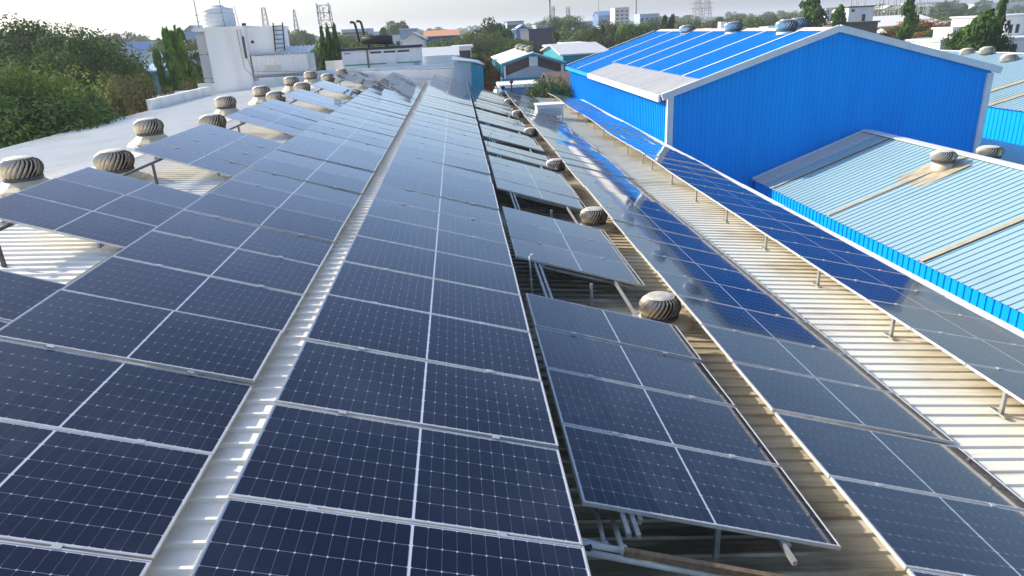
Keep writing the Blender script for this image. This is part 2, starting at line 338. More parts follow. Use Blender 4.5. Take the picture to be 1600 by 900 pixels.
for k, (y, n, lb_) in enumerate([
    (4.365, 4, 'big tilted four panel table in the lower centre, nearest of the separate right tables'),
    (10.65, 3, 'three panel table behind the bent pipe riser, second of the separate right tables'),
    (15.93, 4, 'third separate right table, its lower edge over the black gap with double rails'),
    (21.25, 2, 'short two panel table, fourth of the separate right tables'),
    (24.6, 3, 'fifth separate right table, between the second and third small gaps'),
    (29.1, 4, 'sixth separate right table, beside the fourth vent of the right row'),
    (34.95, 4, 'seventh separate right table, beside the fifth vent of the right row'),
    (40.3, 2, 'eighth separate right table, just before the last gap'),
    (42.9, 5, 'farthest separate right table, below the teal cabin')]):
    array(lb_, 2.339, y, -.885, A2, n, 'separate tilted tables on the right', each=two if k == 0 else ())
A3 = 16.5
def w3(y): return (.012*math.sin(y*.9)+(.016*math.sin(y*.55) if y > 16 else 0), .35*math.sin(y*.8+1)+(.28*math.sin(y*.45) if y > 16 else 0))
array('nearest three panels of the right middle row, cut by the bottom right corner', 4.759, 6.284-3*PP-.05, -1.415, A3+.4, 3, each=(1, 2), wob=.25)
array('long right middle row mirroring the blue building, beside the open cream roof strip', 4.759, 6.284, -1.412, A3, 15, wave=w3, wob=.2)
array('right middle row section with bright blue reflection, beyond the mid break', 4.759, 23.72, -1.408, A3, 13, wave=w3, wob=.2)
array('short right middle row section under the white air cooler', 4.759, 38.85, -1.42, A3-1, 5, wave=w3)
array('farthest right middle row section, beyond the white air cooler', 4.759, 44.75, -1.42, A3-1, 4, wave=w3)
A4 = 14.0
def w4(y): return ((.035*math.sin((y-20)*.55)*min(1, max(0, (y-18)/5)) if y > 18 else 0), .25*math.sin(y*.7))
p4 = (zB, .07, 2.31, 'galv', .022, True)
array('rightmost row on short posts, dark blue, along the white parapet by the pale blue shed', 7.99, 7.612-3*PP, -1.815, A4, 17, wave=w4, posts=p4, wob=.15)
array('rightmost row section mirroring the sunny cyan wall of the blue building', 7.99, 23.9, -1.80, A4, 14, wave=w4, posts=p4, wob=.15)
array('far end of the rightmost row, tapering to a point by the green bush', 7.99, 40.15, -1.80, A4, 9, wave=w4, posts=p4, wob=.15)
A0 = 18.96
for y, n, lb_ in [
    (4.95, 3, 'solar table cut by the left edge of the view, below the open roof gap'),
    (9.986, 3, 'three panel table at left in front of the nearest pair of roof vents'),
    (15.32, 4, 'second whole table of the left side, in front of the second pair of vents'),
    (21.6, 5, 'five panel table of the left side, third from the camera'),
    (28.85, 3, 'fourth table of the left side, pale with sky reflection'),
    (34.7, 3, 'fifth table of the left side, grey smudge at its lower corner'),
    (41.2, 3, 'sixth table of the left side, by the far vents'),
    (46.3, 2, 'farthest table of the left side, at the foot of the parapet')]:
    array(lb_, -5.415, y, .572, A0, n, 'separate tilted tables on the left')
# ------------------------------------------------------------------ rails and posts that carry the separate tables
def frame_run(label, x0, z0, deg, xs, y0, y1, fz, postx, py, m, beams=()):
    a = R(deg); t = thing('support_frame', label, 'support frame', (x0, 0, z0), group='steel frames under the separate tables')
    def P(lx, y, dz=0): return Vector((lx*math.cos(a), y, -lx*math.sin(a)-.06+dz))
    for lx in xs:
        mb = MB(); mb.beam(P(lx, y0), P(lx, y1), .035, .045); mb.build('rail', M[m], t)
    for lx in postx:
        q = P(lx, 0, -.03); h = z0+q.z-fz(x0+q.x)
        mb = MB(); mb.beam(q, q-Vector((0, 0, h)), .045, .045); me = mb.mesh('post', M[m])
        for y in py: link('post', me, t, (0, y, 0))
    for y in (py if m == 'galv' else ()):
        for k in range(2):
            yy = y+.12+.25*k; x_ = xs[0]; l = xs[-1]-xs[0]
            MB().tube([P(x_+l*u, yy+.05*math.sin(5*u), -.03-.10*math.sin(math.pi*u)) for u in (0, .25, .5, .75, 1)], .008, 5).build('cable', M['black'], t)
    for y in beams:
        mb = MB(); mb.beam(P(.25, y, -.05), P(2.1, y, -.05), .05, .05); mb.build('cross_beam', M['galv'], t)
    return t
gapsR = [10.35, 15.3, 20.8, 24.1, 28.55, 34.4, 39.95]
frame_run('pale double rails crossing the black gaps between the separate right tables', 2.339, -.885, A2, (.32, .40, 1.72), 4.12, 48, zB, (1.25,), [4.6]+gapsR, 'galv', [10.75, 16.1, 21.4, 29.2])
gapsL = [14.9, 21.0, 27.9, 33.6, 40.0, 45.4]
frame_run('dark rails and short posts in the open gaps of the left tables', -5.415, .572, A0, (.55, 2.05), 4, 48, zA, (.55,), [9.6]+gapsL, 'darksteel')
# bent pipes, conduit, rusty angle at the near right gap
t = thing('conduit_run', 'white plastic conduit with elbows coming out below the big front table', 'pipe', (2.6, 3.9, -1.5))
def rel(p, o=(2.6, 3.9, -1.5)): return Vector(p)-Vector(o)
a0 = at(885, 838, 4.15); a1 = at(945, 852, 4.15); a2 = at(930, 790, 4.75)
MB().tube([rel(a0), rel(a1)], .018).build('pipe', M['pvc'], t, True); MB().tube([rel(a1), rel(a2)], .018).build('pipe', M['pvc'], t, True)
MB().lathe([(.005, -.03), (.03, -.025), (.034, 0), (.03, .025), (.005, .03)], 12, rel(a1)).build('elbow', M['pvc'], t, True)
b0 = at(885, 846, 4.05); b1 = at(973, 860, 4.05); b2 = at(952, 795, 4.75)
MB().tube([rel(b0), rel(b1)], .026).build('pipe', M['pvc'], t, True); MB().tube([rel(b1), rel(b2)], .022).build('pipe', M['pvc'], t, True)
MB().lathe([(.005, -.035), (.036, -.03), (.04, 0), (.036, .03), (.005, .035)], 12, rel(b1)).build('elbow', M['pvc'], t, True)
c0 = at(885, 857, 4.0); c1 = at(1128, 903, 4.0)
MB().tube([rel(c0), rel(c1)], .026).build('pipe', M['pvc'], t, True)
for px, py in ((918, 855), (1075, 893)): MB().lathe([(.033, -.012), (.036, 0), (.033, .012)], 12, rel(at(px, py, 4.02))).build('strap', M['black'], t)
d0 = at(975, 862, 4.02); d1 = at(1260, 912, 4.02)
o = MB().beam((0, 0, 0), d1-d0, .05, .05).build('angle_bar', M['rust']); o.location = d0; o['label'] = 'rusty brown steel bar lying under the big front table beside the pipes'; o['category'] = 'steel bar'
def riser(label, px, py, Y, h, s=1):
    p = at(px, py, Y); t = thing('pipe_riser', label, 'pipe', p-Vector((0, 0, h)), group='bent pipe risers in the right gaps')
    MB().tube([(0, 0, 0), (-.02, 0, h-.03), (.0, 0, h), (.08*s, 0, h+.005)], .014).build('pipe', M['pvc'], t, True)
    MB().lathe([(.02, -.02), (.026, 0), (.02, .02)], 10, (-.012, 0, h*.45)).build('coupling', M['pvc'], t)
riser('bent white pipe riser standing in the gap behind the big front table', 829, 398, 10.2, .75)
riser('small bent pipe riser in the gap beside the fourth right table', 765, 208, 24.2, .7)
riser('thin pipe stub near the far right tables', 743, 161, 34.3, .5)
# ------------------------------------------------------------------ turbine roof vents
def vane_mesh(D, H, n, m):
    rr = D/2; mb = MB(); dl = 2*math.pi/n*.80; tw = R(38); ns = 7
    for i in range(ns):
        u = i/(ns-1); z = H*(.02+.96*u); r = rr*(.80+.20*math.sin(math.pi*min(1, u*1.05)))*(1 if u < .8 else 1-.36*((u-.8)/.2)**1.5)
        a0 = tw*(u-.5)
        mb.v.append((r*math.cos(a0), r*math.sin(a0), z)); mb.v.append((r*.84*math.cos(a0+dl), r*.84*math.sin(a0+dl), z))
        rm = r*.96; mb.v.append((rm*math.cos(a0+dl*.5), rm*math.sin(a0+dl*.5), z))
    for i in range(ns-1):
        k = 3*i; mb.f.append((k, k+2, k+5, k+3)); mb.f.append((k+2, k+1, k+4, k+5))
    return mb
VM = {}
def vent(label, P, D, H, base, cone_h, single=False, vm='vane', n=26, group='turbine roof vents', flash=None, cyl=False, bm='cone'):
    """P = middle of the turning head; base = roof height below it"""
    t = thing('turbine_vent', label, 'roof vent', (P[0], P[1], P[2]-H/2), (0, 0, random.uniform(0, 6)), group)
    key = (D, H, n, vm)
    if key not in VM:
        v = vane_mesh(D, H, n, vm); al = MB()
        for i in range(n):
            c, s = math.cos(2*math.pi*i/n), math.sin(2*math.pi*i/n); k = len(al.v)
            al.v += [(x*c-y*s, x*s+y*c, z) for x, y, z in v.v]; al.f += [tuple(k+q for q in f) for f in v.f]
        rr = D/2; core = MB().lathe([(rr*.62, .0), (rr*.62, H*.9)], 16)
        cap = MB().lathe([(rr*.66, H*.955), (rr*.62, H*.985), (rr*.45, H*1.02), (rr*.2, H*1.05), (rr*.03, H*1.055)], 26)
        ring = MB().lathe([(rr*.78, -.035*D), (rr*.88, -.04*D), (rr*.88, .035*D), (rr*.80, .05*D)], 26)
        VM[key] = (v.mesh('vane', M[vm], True), al.mesh('vanes', M[vm], True), core.mesh('core', M['black']), cap.mesh('cap', M[vm], True), ring.mesh('collar', M['darksteel']))
    vme, ame, cme, capm, rme = VM[key]
    if single:
        for i in range(n): link('vane', vme, t, rot=(0, 0, 2*math.pi*i/n))
    else: link('vanes', ame, t)
    link('core', cme, t); link('cap', capm, t); link('collar', rme, t)
    bz = base-(P[2]-H/2); rr = D/2
    if cyl: prof = [(rr*.86, bz-.08), (rr*.84, bz+.02), (rr*.74, -.03*D), (rr*.70, -.03*D)]
    else: prof = [(rr*1.75, bz-.10), (rr*1.5, bz+.06), (rr*1.15, bz*.5), (rr*.84, -.03*D), (rr*.7, -.03*D)]
    b = MB().lathe(prof, 12 if not cyl else 20).build('base', M[bm], t, cyl)
    if flash:
        a, sl = flash; mb = MB(); rz = -t.rotation_euler[2]
        L0, L1, wd = a
        poly = [(L0, -wd, 0), (L1, -wd, 0), (L1, wd, 0), (L0, wd, 0)]
        f = MB().prism([(x, y, bz+.036-sl*x) for x, y, z in poly], (0, 0, .012)).build('flashing', M['flash'], t); f.rotation_euler = (0, 0, rz)
    return t
Pn = ['nearest', 'second', 'third', 'fourth', 'fifth', 'farthest']
for i, q in enumerate([(32, 262), (232, 197), (352, 159), (408, 142), (455, 126), (485, 117)]):
    d = rt*((q[0]-800)/FPX)-up*((q[1]-450)/FPX)+fw; p = CAM+d*((-7.65-CAM.x)/d.x)
    vent('brown steel roof vent on a flared cream cone, %s of the outer left row' % Pn[i], p, .84, .43, zA(p.x), .3, i < 2, group='roof vents along the left ridge', flash=((-.2, 1.0, .75), .04))
for i, q in enumerate([(178, 250), (332, 190), (431, 151), (472, 136), (512, 121), (534, 113)]):
    d = rt*((q[0]-800)/FPX)-up*((q[1]-450)/FPX)+fw; p = CAM+d*((-6.05-CAM.x)/d.x)
    vent('brown steel roof vent half hidden behind the left tables, %s of the inner left row' % Pn[i], p, .82, .43, zA(p.x), .3, i < 2, group='roof vents along the left ridge', flash=((.0, 1.6, .55), .0875))
Pn = ['nearest', 'second', 'third', 'fourth', 'fifth', 'sixth', 'farthest']
for i, (x, y) in enumerate([(4.50, 9.75), (4.53, 15.4), (4.56, 22.0), (4.58, 29.8), (4.62, 36.8), (4.68, 43.6), (4.75, 49.6)]):
    vent('round steel roof vent left of the right middle row, %s of its row' % Pn[i], (x, y, zB(x)+.31), .66, .33, zB(x), .1, i < 2, group='roof vents along the right tables', flash=((-.3, .55, .45), .096))
# ------------------------------------------------------------------ big blue shed
def atx(px, py, X):
    d = rt*((px-800)/FPX)-up*((py-450)/FPX)+fw
    return CAM+d*((X-CAM.x)/d.x)
def W(mb, name, m, parent, smooth=False, **k):
    o = mb.build(name, M[m], parent, smooth, **k); o.location = -parent.location; return o
BX0, BX1, BXR, BY0, BY1 = 10.78, 25.45, 18.1, 30.4, 57.8
BE0, BE1, BR = -.40, -.10, 1.90
def zblue(x): return BE0+(BR-BE0)*(x-BX0)/(BXR-BX0) if x < BXR else BR+(BE1-BR)*(x-BXR)/(BX1-BXR)
bb = thing('blue_shed', 'large bright blue ribbed steel shed with white trimmed gable', 'building', (BX0, BY0, GZ))
W(corr(MB(), lambda s: (BX0+s, BY0, GZ), lambda s: (BX0+s, BY0, zblue(BX0+s)-.05), BX1-BX0, (0, -1, 0), .21, .06, .03, .028), 'wall', 'bluewall', bb)
W(corr(MB(), lambda s: (BX0, BY1-s, GZ), lambda s: (BX0, BY1-s, BE0-.05), BY1-BY0, (-1, 0, 0), .30, .10, .05, .05), 'wall', 'bluewall', bb)
W(MB().quad((BX1, BY0, GZ), (BX1, BY1, GZ), (BX1, BY1, BE1-.05), (BX1, BY0, BE1-.05)), 'wall', 'bluewall', bb)
W(MB().prism([(BX0, BY1, GZ), (BX1, BY1, GZ), (BX1, BY1, BE1-.05), (BXR, BY1, BR-.05), (BX0, BY1, BE0-.05)], (0, .05, 0)), 'wall', 'bluewall', bb)
sl = (BR-BE0)/(BXR-BX0); ex = .32
W(corr(MB(), lambda s: (BXR, BY0-.1+s, BR), lambda s: (BX0-ex, BY0-.1+s, BE0-ex*sl), BY1-BY0+.3, (0, 0, 1), .25, .06, .03, .035), 'roof', 'blueroof', bb)
W(corr(MB(), lambda s: (BXR, BY0-.1+s, BR), lambda s: (BX1+.3, BY0-.1+s, BE1-.09), BY1-BY0+.3, (0, 0, 1), .25, .06, .03, .035), 'roof', 'blueroof', bb)
for px in (1027, 1058, 1090, 1123, 1158, 1208, 1261):
    y = atx(px, 44, BXR).y; x_lo = BX0-.2 if y > 49 else 12.25
    zl = lambda x: zblue(x)+.045
    mb = MB().prism([(x_lo, y, BE0+(x_lo-BX0)*sl+.04), (BXR-.2, y, BR-.2*sl+.04), (BXR-.2, y+.17, BR-.2*sl+.04), (x_lo, y+.17, BE0+(x_lo-BX0)*sl+.04)], (0, 0, .02)); W(mb, 'seam_strip', 'whitesheet', bb)
W(corr(MB(), lambda s: (12.2, BY0+.25+s, BE0+(12.2-BX0)*sl+.05), lambda s: (BX0-ex-.06, BY0+.25+s, BE0-(ex+.06)*sl+.05), 17.2, (0, 0, 1), .25, .06, .03, .035), 'eave_sheet', 'whitesheet', bb)
W(MB().beam((BX0-ex-.08, BY0+.2, BE0-ex*sl-.10), (BX0-ex-.08, BY0+17.4, BE0-ex*sl-.10), .10, .30), 'gutter', 'whitesheet', bb)
W(MB().beam((BX0-ex-.06, BY0+17.5, BE0-ex*sl-.08), (BX0-ex-.06, BY1, BE0-ex*sl-.08), .10, .22), 'gutter', 'blueroof', bb)
W(MB().beam((BX0-ex-.05, BY0-.12, BE0-ex*sl-.02), (BXR, BY0-.12, BR+.03), .14, .28), 'rake_trim', 'trim', bb)
W(MB().beam((BXR, BY0-.125, BR+.03), (BX1+.35, BY0-.125, BE1-.10), .13, .28), 'rake_trim', 'trim', bb)
W(MB().box(BX0-.10, BY0-.09, GZ, BX0+.17, BY0+.16, BE0-.12), 'corner_trim', 'trim', bb)
W(MB().box(BX1-.20, BY0-.10, GZ, BX1+.08, BY0+.16, BE1-.2), 'corner_trim', 'trim', bb)
W(MB().prism([(BXR-.35, BY0-.02, BR-.06), (BXR, BY0-.02, BR+.08), (BXR+.35, BY0-.02, BR-.06), (BXR, BY0-.02, BR+.05)], (0, BY1-BY0, 0)), 'ridge_cap', 'pinkcap', bb)
for i, (px, py) in enumerate([(1073, 45), (1146, 41), (1229, 39), (1247, 36)]):
    p = atx(px, py, 17.55 if i < 3 else 18.7)
    v = vent('shiny steel roof vent on a white base on the blue roof, %s from the left' % ['first', 'second', 'third', 'fourth'][i], p, 1.05, .46, zblue(p.x)+.04, .3, vm='vane_shiny', n=22, group='shiny vents on the blue roof ridge', cyl=True, bm='whitesheet')
# ------------------------------------------------------------------ pale blue sheds on the right
def shed(label, xe, ze, xr, zr, y0, y1, bands, strips, pitch=.27, wallm='bluewall', roofm='palebluesheet'):
    t = thing('ribbed_shed', label, 'building', (xe, y1, GZ), group='pale blue ribbed sheds')
    def zz(x): return ze+(zr-ze)*(x-xe)/(xr-xe)
    x2 = 2*xr-xe
    for (b0, b1, m) in bands:
        W(corr(MB(), lambda s: (xr, b1-s, zr), lambda s: (xe-.15, b1-s, zz(xe-.15)), b1-b0, (0, 0, 1), pitch, .045, .025, .028), 'roof_sheet', m, t)
        W(corr(MB(), lambda s: (xr, b1-s, zr), lambda s: (x2+.15, b1-s, zz(xe-.15)), b1-b0, (0, 0, 1), pitch, .045, .025, .028), 'roof_sheet', m, t)
    W(corr(MB(), lambda s: (xe, y1-s, GZ), lambda s: (xe, y1-s, ze-.06), y1-y0, (-1, 0, 0), pitch, .05, .025, .03), 'wall', wallm, t)
    W(MB().prism([(xe+.01, y1-.01, GZ), (x2, y1-.01, GZ), (x2, y1-.01, ze-.06), (xr, y1-.01, zr-.06), (xe+.01, y1-.01, ze-.06)], (0, -.05, 0)), 'wall', wallm, t)
    W(MB().beam((xr, y1, zr+.03), (xr, y0, zr+.03), .42, .05), 'ridge_cap', 'trim', t)
    W(MB().beam((xe-.15, y1+.03, zz(xe-.15)+.02), (xr, y1+.03, zr+.02), .10, .12), 'rake_trim', 'trim', t)
    for y, wd in strips:
        W(MB().prism([(xe-.14, y, zz(xe-.14)+.045), (xr-.2, y, zz(xr-.2)+.045), (xr-.2, y+wd, zz(xr-.2)+.045), (xe-.14, y+wd, zz(xe-.14)+.045)], (0, 0, .015)), 'lap_strip', 'flash', t)
    return t, zz
sx, szE, srx, srz = 14.85, -4.34, 19.8, -2.50
ys = [atx(px, py, sx).y for px, py in ((1212, 300), (1300, 343), (1447, 417))]
s1, zs1 = shed('pale blue ribbed shed roof with tan lap strips, in front of the blue gable', sx, szE, srx, srz, 1.5, 30.15, [(29.0, 30.15, 'greysheet'), (1.5, 29.0, 'palebluesheet')], [(ys[0], .14), (ys[1], .16), (ys[2], .19), (ys[2]-6.3, .15)])
p = atx(1475, 243, 18.75); vent('cream based roof vent with brown patch on the near pale blue shed', p, .86, .36, zs1(p.x), .4, cyl=True, vm='vane_pale', group='vents on the pale blue sheds', flash=((-1.5, .5, .75), -.41))
p = atx(1547, 236, 20.9); vent('cream based roof vent just behind the ridge of the near pale blue shed', p, .9, .36, zs1(2*srx-p.x), .4, cyl=True, vm='vane_pale', group='vents on the pale blue sheds')
s2, zs2 = shed('pale blue ribbed shed at the right edge beyond the blue gable', 34, -3.25, 43, -.95, 14, 72, [(14, 72, 'palebluesheet')], [(atx(1552, 145, 36).y, .5), (atx(1600, 160, 36).y, .5), (60, .5)], .34)
for i, (px, py) in enumerate([(1512, 81), (1543, 79), (1577, 91)]):
    p = atx(px, py, 42.6 if i < 2 else 41.5); vent('tan roof vent on the right edge shed, %s from the left' % ['first', 'second', 'third'][i], p, 1.15, .55, -1.2, .4, cyl=True, vm='vane_pale', group='vents on the right edge shed')
t = thing('lean_to_roof', 'dark shaded ribbed roof low between the blue shed and the right edge shed', 'roof', (26, 18, GZ))
W(corr(MB(), lambda s: (33.9, 58-s, -5.2), lambda s: (25.6, 58-s, -5.5), 40, (0, 0, 1), .34, .06, .03, .04), 'roof', 'palebluesheet', t)
W(MB().box(25.7, 18, GZ, 33.8, 18.2, -5.4), 'wall', 'bluewall', t)
# ------------------------------------------------------------------ far end: parapet, stair tower, generator, cabin
t = thing('end_parapet', 'long white parapet with ledges across the far end of the roof', 'wall', (-6, YE, GZ))
W(MB().box(-16.2, YE, -2.6, 2.75, YE+.25, .12), 'wall', 'whitewall', t)
W(MB().box(-12.0, YE-.14, .12, 2.75, YE+.9, .30), 'ledge', 'whitewall', t)
W(MB().box(-12.2, YE+.45, .30, 2.75, YE+.8, .52), 'wall', 'whitewall', t)
W(MB().box(-8.0, YE+3.4, -.5, -5.9, YE+3.6, 1.05), 'back_wall', 'whitewall', t); W(MB().box(-1.2, YE+3.4, -.5, 1.4, YE+3.6, 1.02), 'back_wall', 'whitewall', t)
W(MB().tube([(-12.4, YE-.02, .34), (2.7, YE-.165, .22)], .022), 'conduit', 'galv', t)
W(MB().box(-20, YE+.3, GZ, 3, YE+6, -.6), 'base', 'whitewall', t)
t = thing('eave_parapet', 'short white parapet block on the left eave of the long roof', 'wall', (XL, 41, -1))
mb = MB()
for y in (40.2, 42.6, 45.0, 47.4): W(MB().box(XL-.1, y, -1.0, XL+.15, y+2.37, -.06), 'wall_panel', 'whitewall', t)
tw = thing('stair_tower', 'white stair tower with grey clad edge at the far left end of the roof', 'building', (-13.6, 50.5, GZ))
W(MB().box(-15.0, 50.2, GZ, -12.38, 54, 3.45), 'wall', 'whitewall', tw)
W(MB().box(-15.75, 50.05, 3.45, -12.36, 54.2, 3.66), 'roof_slab', 'whitewall', tw)
W(MB().box(-12.38, 50.7, GZ, -10.4, 54, 3.42), 'wall', 'whitewall', tw); W(MB().box(-12.36, 50.6, 3.42, -10.3, 54.1, 3.56), 'roof_slab', 'whitewall', tw)
for z0, z1 in ((-2.5, .12), (.17, .40), (.45, 1.95), (2.0, 3.3)): W(MB().box(-15.75, 50.6, z0, -15.0, 53.5, z1), 'clad_panel', 'greywall', tw)
W(MB().box(-12.62, 50.12, 1.6, -12.48, 50.2, 3.0), 'duct', 'darksteel', tw)
W(MB().tube([(-12.75, 50.17, 4.9), (-12.5, 50.16, 1.6), (-12.3, 50.16, .75), (-8.4, 50.16, .55)], .02, 6), 'conduit', 'galv', tw)
W(MB().tube([(-12.9, 50.17, 4.9), (-12.8, 50.16, 1.0), (-12.4, 50.16, .5), (-8.4, 50.16, .36)], .02, 6), 'conduit', 'galv', tw)
W(MB().lathe([(.02, -.10), (.09, -.08), (.11, 0), (.05, .1), (.02, .12)], 10, (-11.95+.0, 50.1, 2.62)), 'lamp', 'black', tw)
W(MB().box(-12.42, 50.0, 3.66, -12.2, 50.2, 3.82), 'chimney', 'black', tw)
t = thing('lean_to_shed', 'low white ribbed metal shed beside the stair tower', 'shed', (-10.3, 50.4, 0))
W(corr(MB(), lambda s: (-12.3+s, 50.42, .5), lambda s: (-12.3+s, 50.42, 1.72), 3.75, (0, -1, 0), .30, .08, .04, .03), 'wall', 'whitemetal', t)
W(MB().box(-12.3, 50.43, .5, -8.56, 53, 1.70), 'body', 'cabingrey', t)
W(corr(MB(), lambda s: (-12.5+s, 53.1, 2.18), lambda s: (-12.5+s, 50.2, 1.76), 4.15, (0, 0, 1), .30, .12, .06, .06), 'roof', 'whitemetal', t)
W(MB().box(-11.5, 50.36, .75, -10.4, 50.40, 1.05), 'patch', 'cream', t)
t = thing('ladder', 'black steel ladder standing against the upper tower block', 'ladder', (-10.3, 50.3, 2))
for x in (-10.62, -10.0): W(MB().beam((x, 50.45, 1.95), (x+.1, 50.6, 3.75), .07, .07), 'rail', 'black', t)
for i in range(6): W(MB().beam((-10.6, 50.47+.02*i, 2.15+.28*i), (-9.95, 50.47+.02*i, 2.15+.28*i), .05, .05), 'rung', 'black', t)
p = at(344, 44, 52.2)
t = thing('water_tank', 'white ribbed plastic water tank on the stair tower', 'water tank', (p.x, p.y, 3.66))
prof = []
for i in range(13): prof += [(1.08+(.035 if i % 3 == 0 else 0)-(0.05 if i > 9 else 0), .03+i*.09)]
MB().lathe([(1.0, 0)]+prof+[(.98, 1.2), (.55, 1.3), (.5, 1.34)], 28).build('body', M['tank'], t, True)
MB().lathe([(.45, 1.33), (.47, 1.38), (.4, 1.42)], 20).build('lid', M['tank'], t)
MB().tube([(.62, -.9, .0), (.55, -.9, 1.75)], .03, 6).build('pipe', M['galv'], t)
gx = at(533, 78, 51.6).x; gx1 = at(657, 75, 51.6).x; gy = 51.6
gen = thing('generator', 'white diesel generator with green stripe and black exhaust at the far end', 'generator', (gx, gy, .4))
L_ = gx1-gx
def G(mb, name, m, smooth=False): return mb.build(name, M[m], gen, smooth)
G(MB().box(0, 0, 0, L_, 2, 1.30), 'body', 'whitemetal'); G(MB().box(-.08, -.10, 1.30, L_+.08, 2.1, 1.47), 'roof', 'black')
for i, (a, b) in enumerate([(.03, .20), (.215, .335), (.355, .505), (.525, .685), (.70, .86), (.88, .98)]):
    G(MB().box(a*L_, -.035, .06, b*L_, 0, 1.22), 'door', 'whitemetal')
    if i in (2, 3, 4): G(MB().box((a+.005)*L_, -.05, 1.05, (b-.005)*L_, -.036, 1.17), 'louvre', 'black')
G(MB().box(.02*L_, -.045, .30, .55*L_, -.036, .385), 'stripe', 'green'); G(MB().box(.68*L_, -.045, .30, .985*L_, -.036, .385), 'stripe', 'green')
G(MB().box(.56*L_, -.047, .22, .67*L_, -.036, .46), 'sign_plate', 'tank'); G(MB().box(.9*L_, -.047, .1, .97*L_, -.036, .3), 'grille', 'cabingrey')
G(MB().box(.31*L_, -.05, .05, .335*L_, -.037, 1.3), 'rust_streak', 'rust')
G(MB().box(.03*L_, -.047, 1.1, .11*L_, -.036, 1.16), 'badge', 'slate')
ma = at(566, 62, 52.3); mz = at(613, 62, 52.3); o0 = Vector((gx, gy, .4))
G(MB().tube([ma-o0, mz-o0], .30, 14), 'muffler', 'black', True)
for s in (.2, .8): G(MB().box((ma-o0).x+s*(mz-ma).length-.08, .6, 1.45, (ma-o0).x+s*(mz-ma).length+.08, .9, 1.75), 'bracket', 'black')
for dx in (0, .42):
    q = [at(564, 66, 52.3), at(560.5, 52, 52.3), at(557.5, 40, 52.3), at(556, 36, 52.3), at(553, 34.5, 52.3), at(549, 35, 52.3)]
    G(MB().tube([v-o0+Vector((dx-.1, dx*.4, dx*.12)) for v in q], .085, 8), 'exhaust_pipe', 'black', True)
t = thing('cabin', 'small cabin with grey ribbed front and teal side at the roof end', 'cabin', (2.2, 49.9, -2))
W(corr(MB(), lambda s: (1.36+s, 50.02, -2.2), lambda s: (1.36+s, 50.02, .68-.1*s), 1.2, (0, -1, 0), .2, .06, .03, .02), 'wall', 'cabingrey', t)
W(corr(MB(), lambda s: (2.56+s, 50.02+s*.6, -2.2), lambda s: (2.56+s, 50.02+s*.6, .5-.28*s), .85, (0, -1, 0), .24, .06, .03, .02), 'side_wall', 'teal', t)
W(MB().prism([(1.38, 50.03, -2.2), (2.56, 50.03, -2.2), (3.4, 50.55, -2.2), (3.4, 52.2, -2.2), (1.38, 52.2, -2.2)], (0, 0, 2.35)), 'body', 'teal', t)
W(MB().prism([(1.24, 49.85, .74), (2.62, 49.85, .58), (3.55, 50.45, .30), (3.2, 52.3, .52), (1.3, 52.3, .9)], (0, 0, .07)), 'roof', 'cabingrey', t)
ax = at(838, 160, 37.5).x; ax1 = at(886, 163, 37.5).x
t = thing('air_cooler', 'white box air cooler with side louvres standing over the right middle row', 'air cooler', (ax, 37.1, -2.1))
zt = at(860, 161, 37.4).z; zb_ = zt-.66; w_ = ax1-ax-.25
mb = MB(); k0 = 0
mb.v = [(0, 0, zb_+2.1), (w_, 0, zb_+2.1), (w_, 1.2, zb_+2.1), (0, 1.2, zb_+2.1), (0, 0, zt+1.98), (w_, 0, zt+1.98), (w_, 1.2, zt+1.98), (0, 1.2, zt+1.98)]
mb.f = [(0, 3, 2, 1), (4, 5, 6, 7), (0, 1, 5, 4), (1, 2, 6, 5), (2, 3, 7, 6), (3, 0, 4, 7)]; mb.build('body', M['tank'], t)
MB().box(-.05, -.05, zt+1.98, w_+.05, 1.25, zt+2.06).build('lid', M['tank'], t)
for i in range(5): MB().box(.12, -.03, zb_+2.18+i*.075, w_-.12, -.003, zb_+2.205+i*.075).build('louvre', M['cabingrey'], t)
for x in (.06, w_-.06):
    for y in (.05, 1.15): MB().beam((x, y, zb_+2.1), (x, y, zB(ax+x)+2.1), .04, .04).build('leg', M['galv'], t)
for i, (px, py) in enumerate([(717, 133), (735, 131.5), (799, 128), (786, 137)]):
    p = at(px, py, 51.5); t = thing('lamp_post', 'small dark lamp post at the far roof end, %s from the left' % ['first', 'second', 'fourth', 'third'][i], 'lamp post', (p.x, p.y, -3.2), group='dark lamp posts at the roof end')
    h = p.z+3.2; MB().tube([(0, 0, 0), (0, 0, h-.1)], .05, 6).build('post', M['black'], t); MB().lathe([(.03, h-.14), (.13, h-.05), (.15, h+.03), (.1, h+.11), (.02, h+.13)], 10).build('lamp', M['black'], t)
# ------------------------------------------------------------------ teal gabled building
tb = thing('teal_building', 'teal gabled building with white roof and recessed dark gable louvres', 'building', (9.5, 75, GZ))
x0, x1, xm, ze0, ze1, zr, yb = 6.34, 12.8, 9.6, -.80, -.95, .12, 96
def zt_(x): return ze0+(zr-ze0)*(x-x0)/(xm-x0) if x < xm else zr+(ze1-zr)*(x-xm)/(x1-xm)
W(MB().prism([(x0-.15, 74.7, ze0-.02), (xm, 74.7, zr+.02), (xm, 74.7, zr+.12), (x0-.15, 74.7, ze0+.1)], (0, yb-74.7, 0)), 'roof', 'whitesheet', tb)
W(MB().prism([(xm, 74.7, zr+.02), (x1+.15, 74.7, ze1-.02), (x1+.15, 74.7, ze1+.1), (xm, 74.7, zr+.12)], (0, yb-74.7, 0)), 'roof', 'whitesheet', tb)
W(MB().beam((x0-.1, 74.75, ze0-.12), (xm, 74.75, zr-.06), .12, .24), 'fascia', 'teal', tb); W(MB().beam((xm, 74.76, zr-.06), (x1+.1, 74.76, ze1-.12), .12, .24), 'fascia', 'teal', tb)
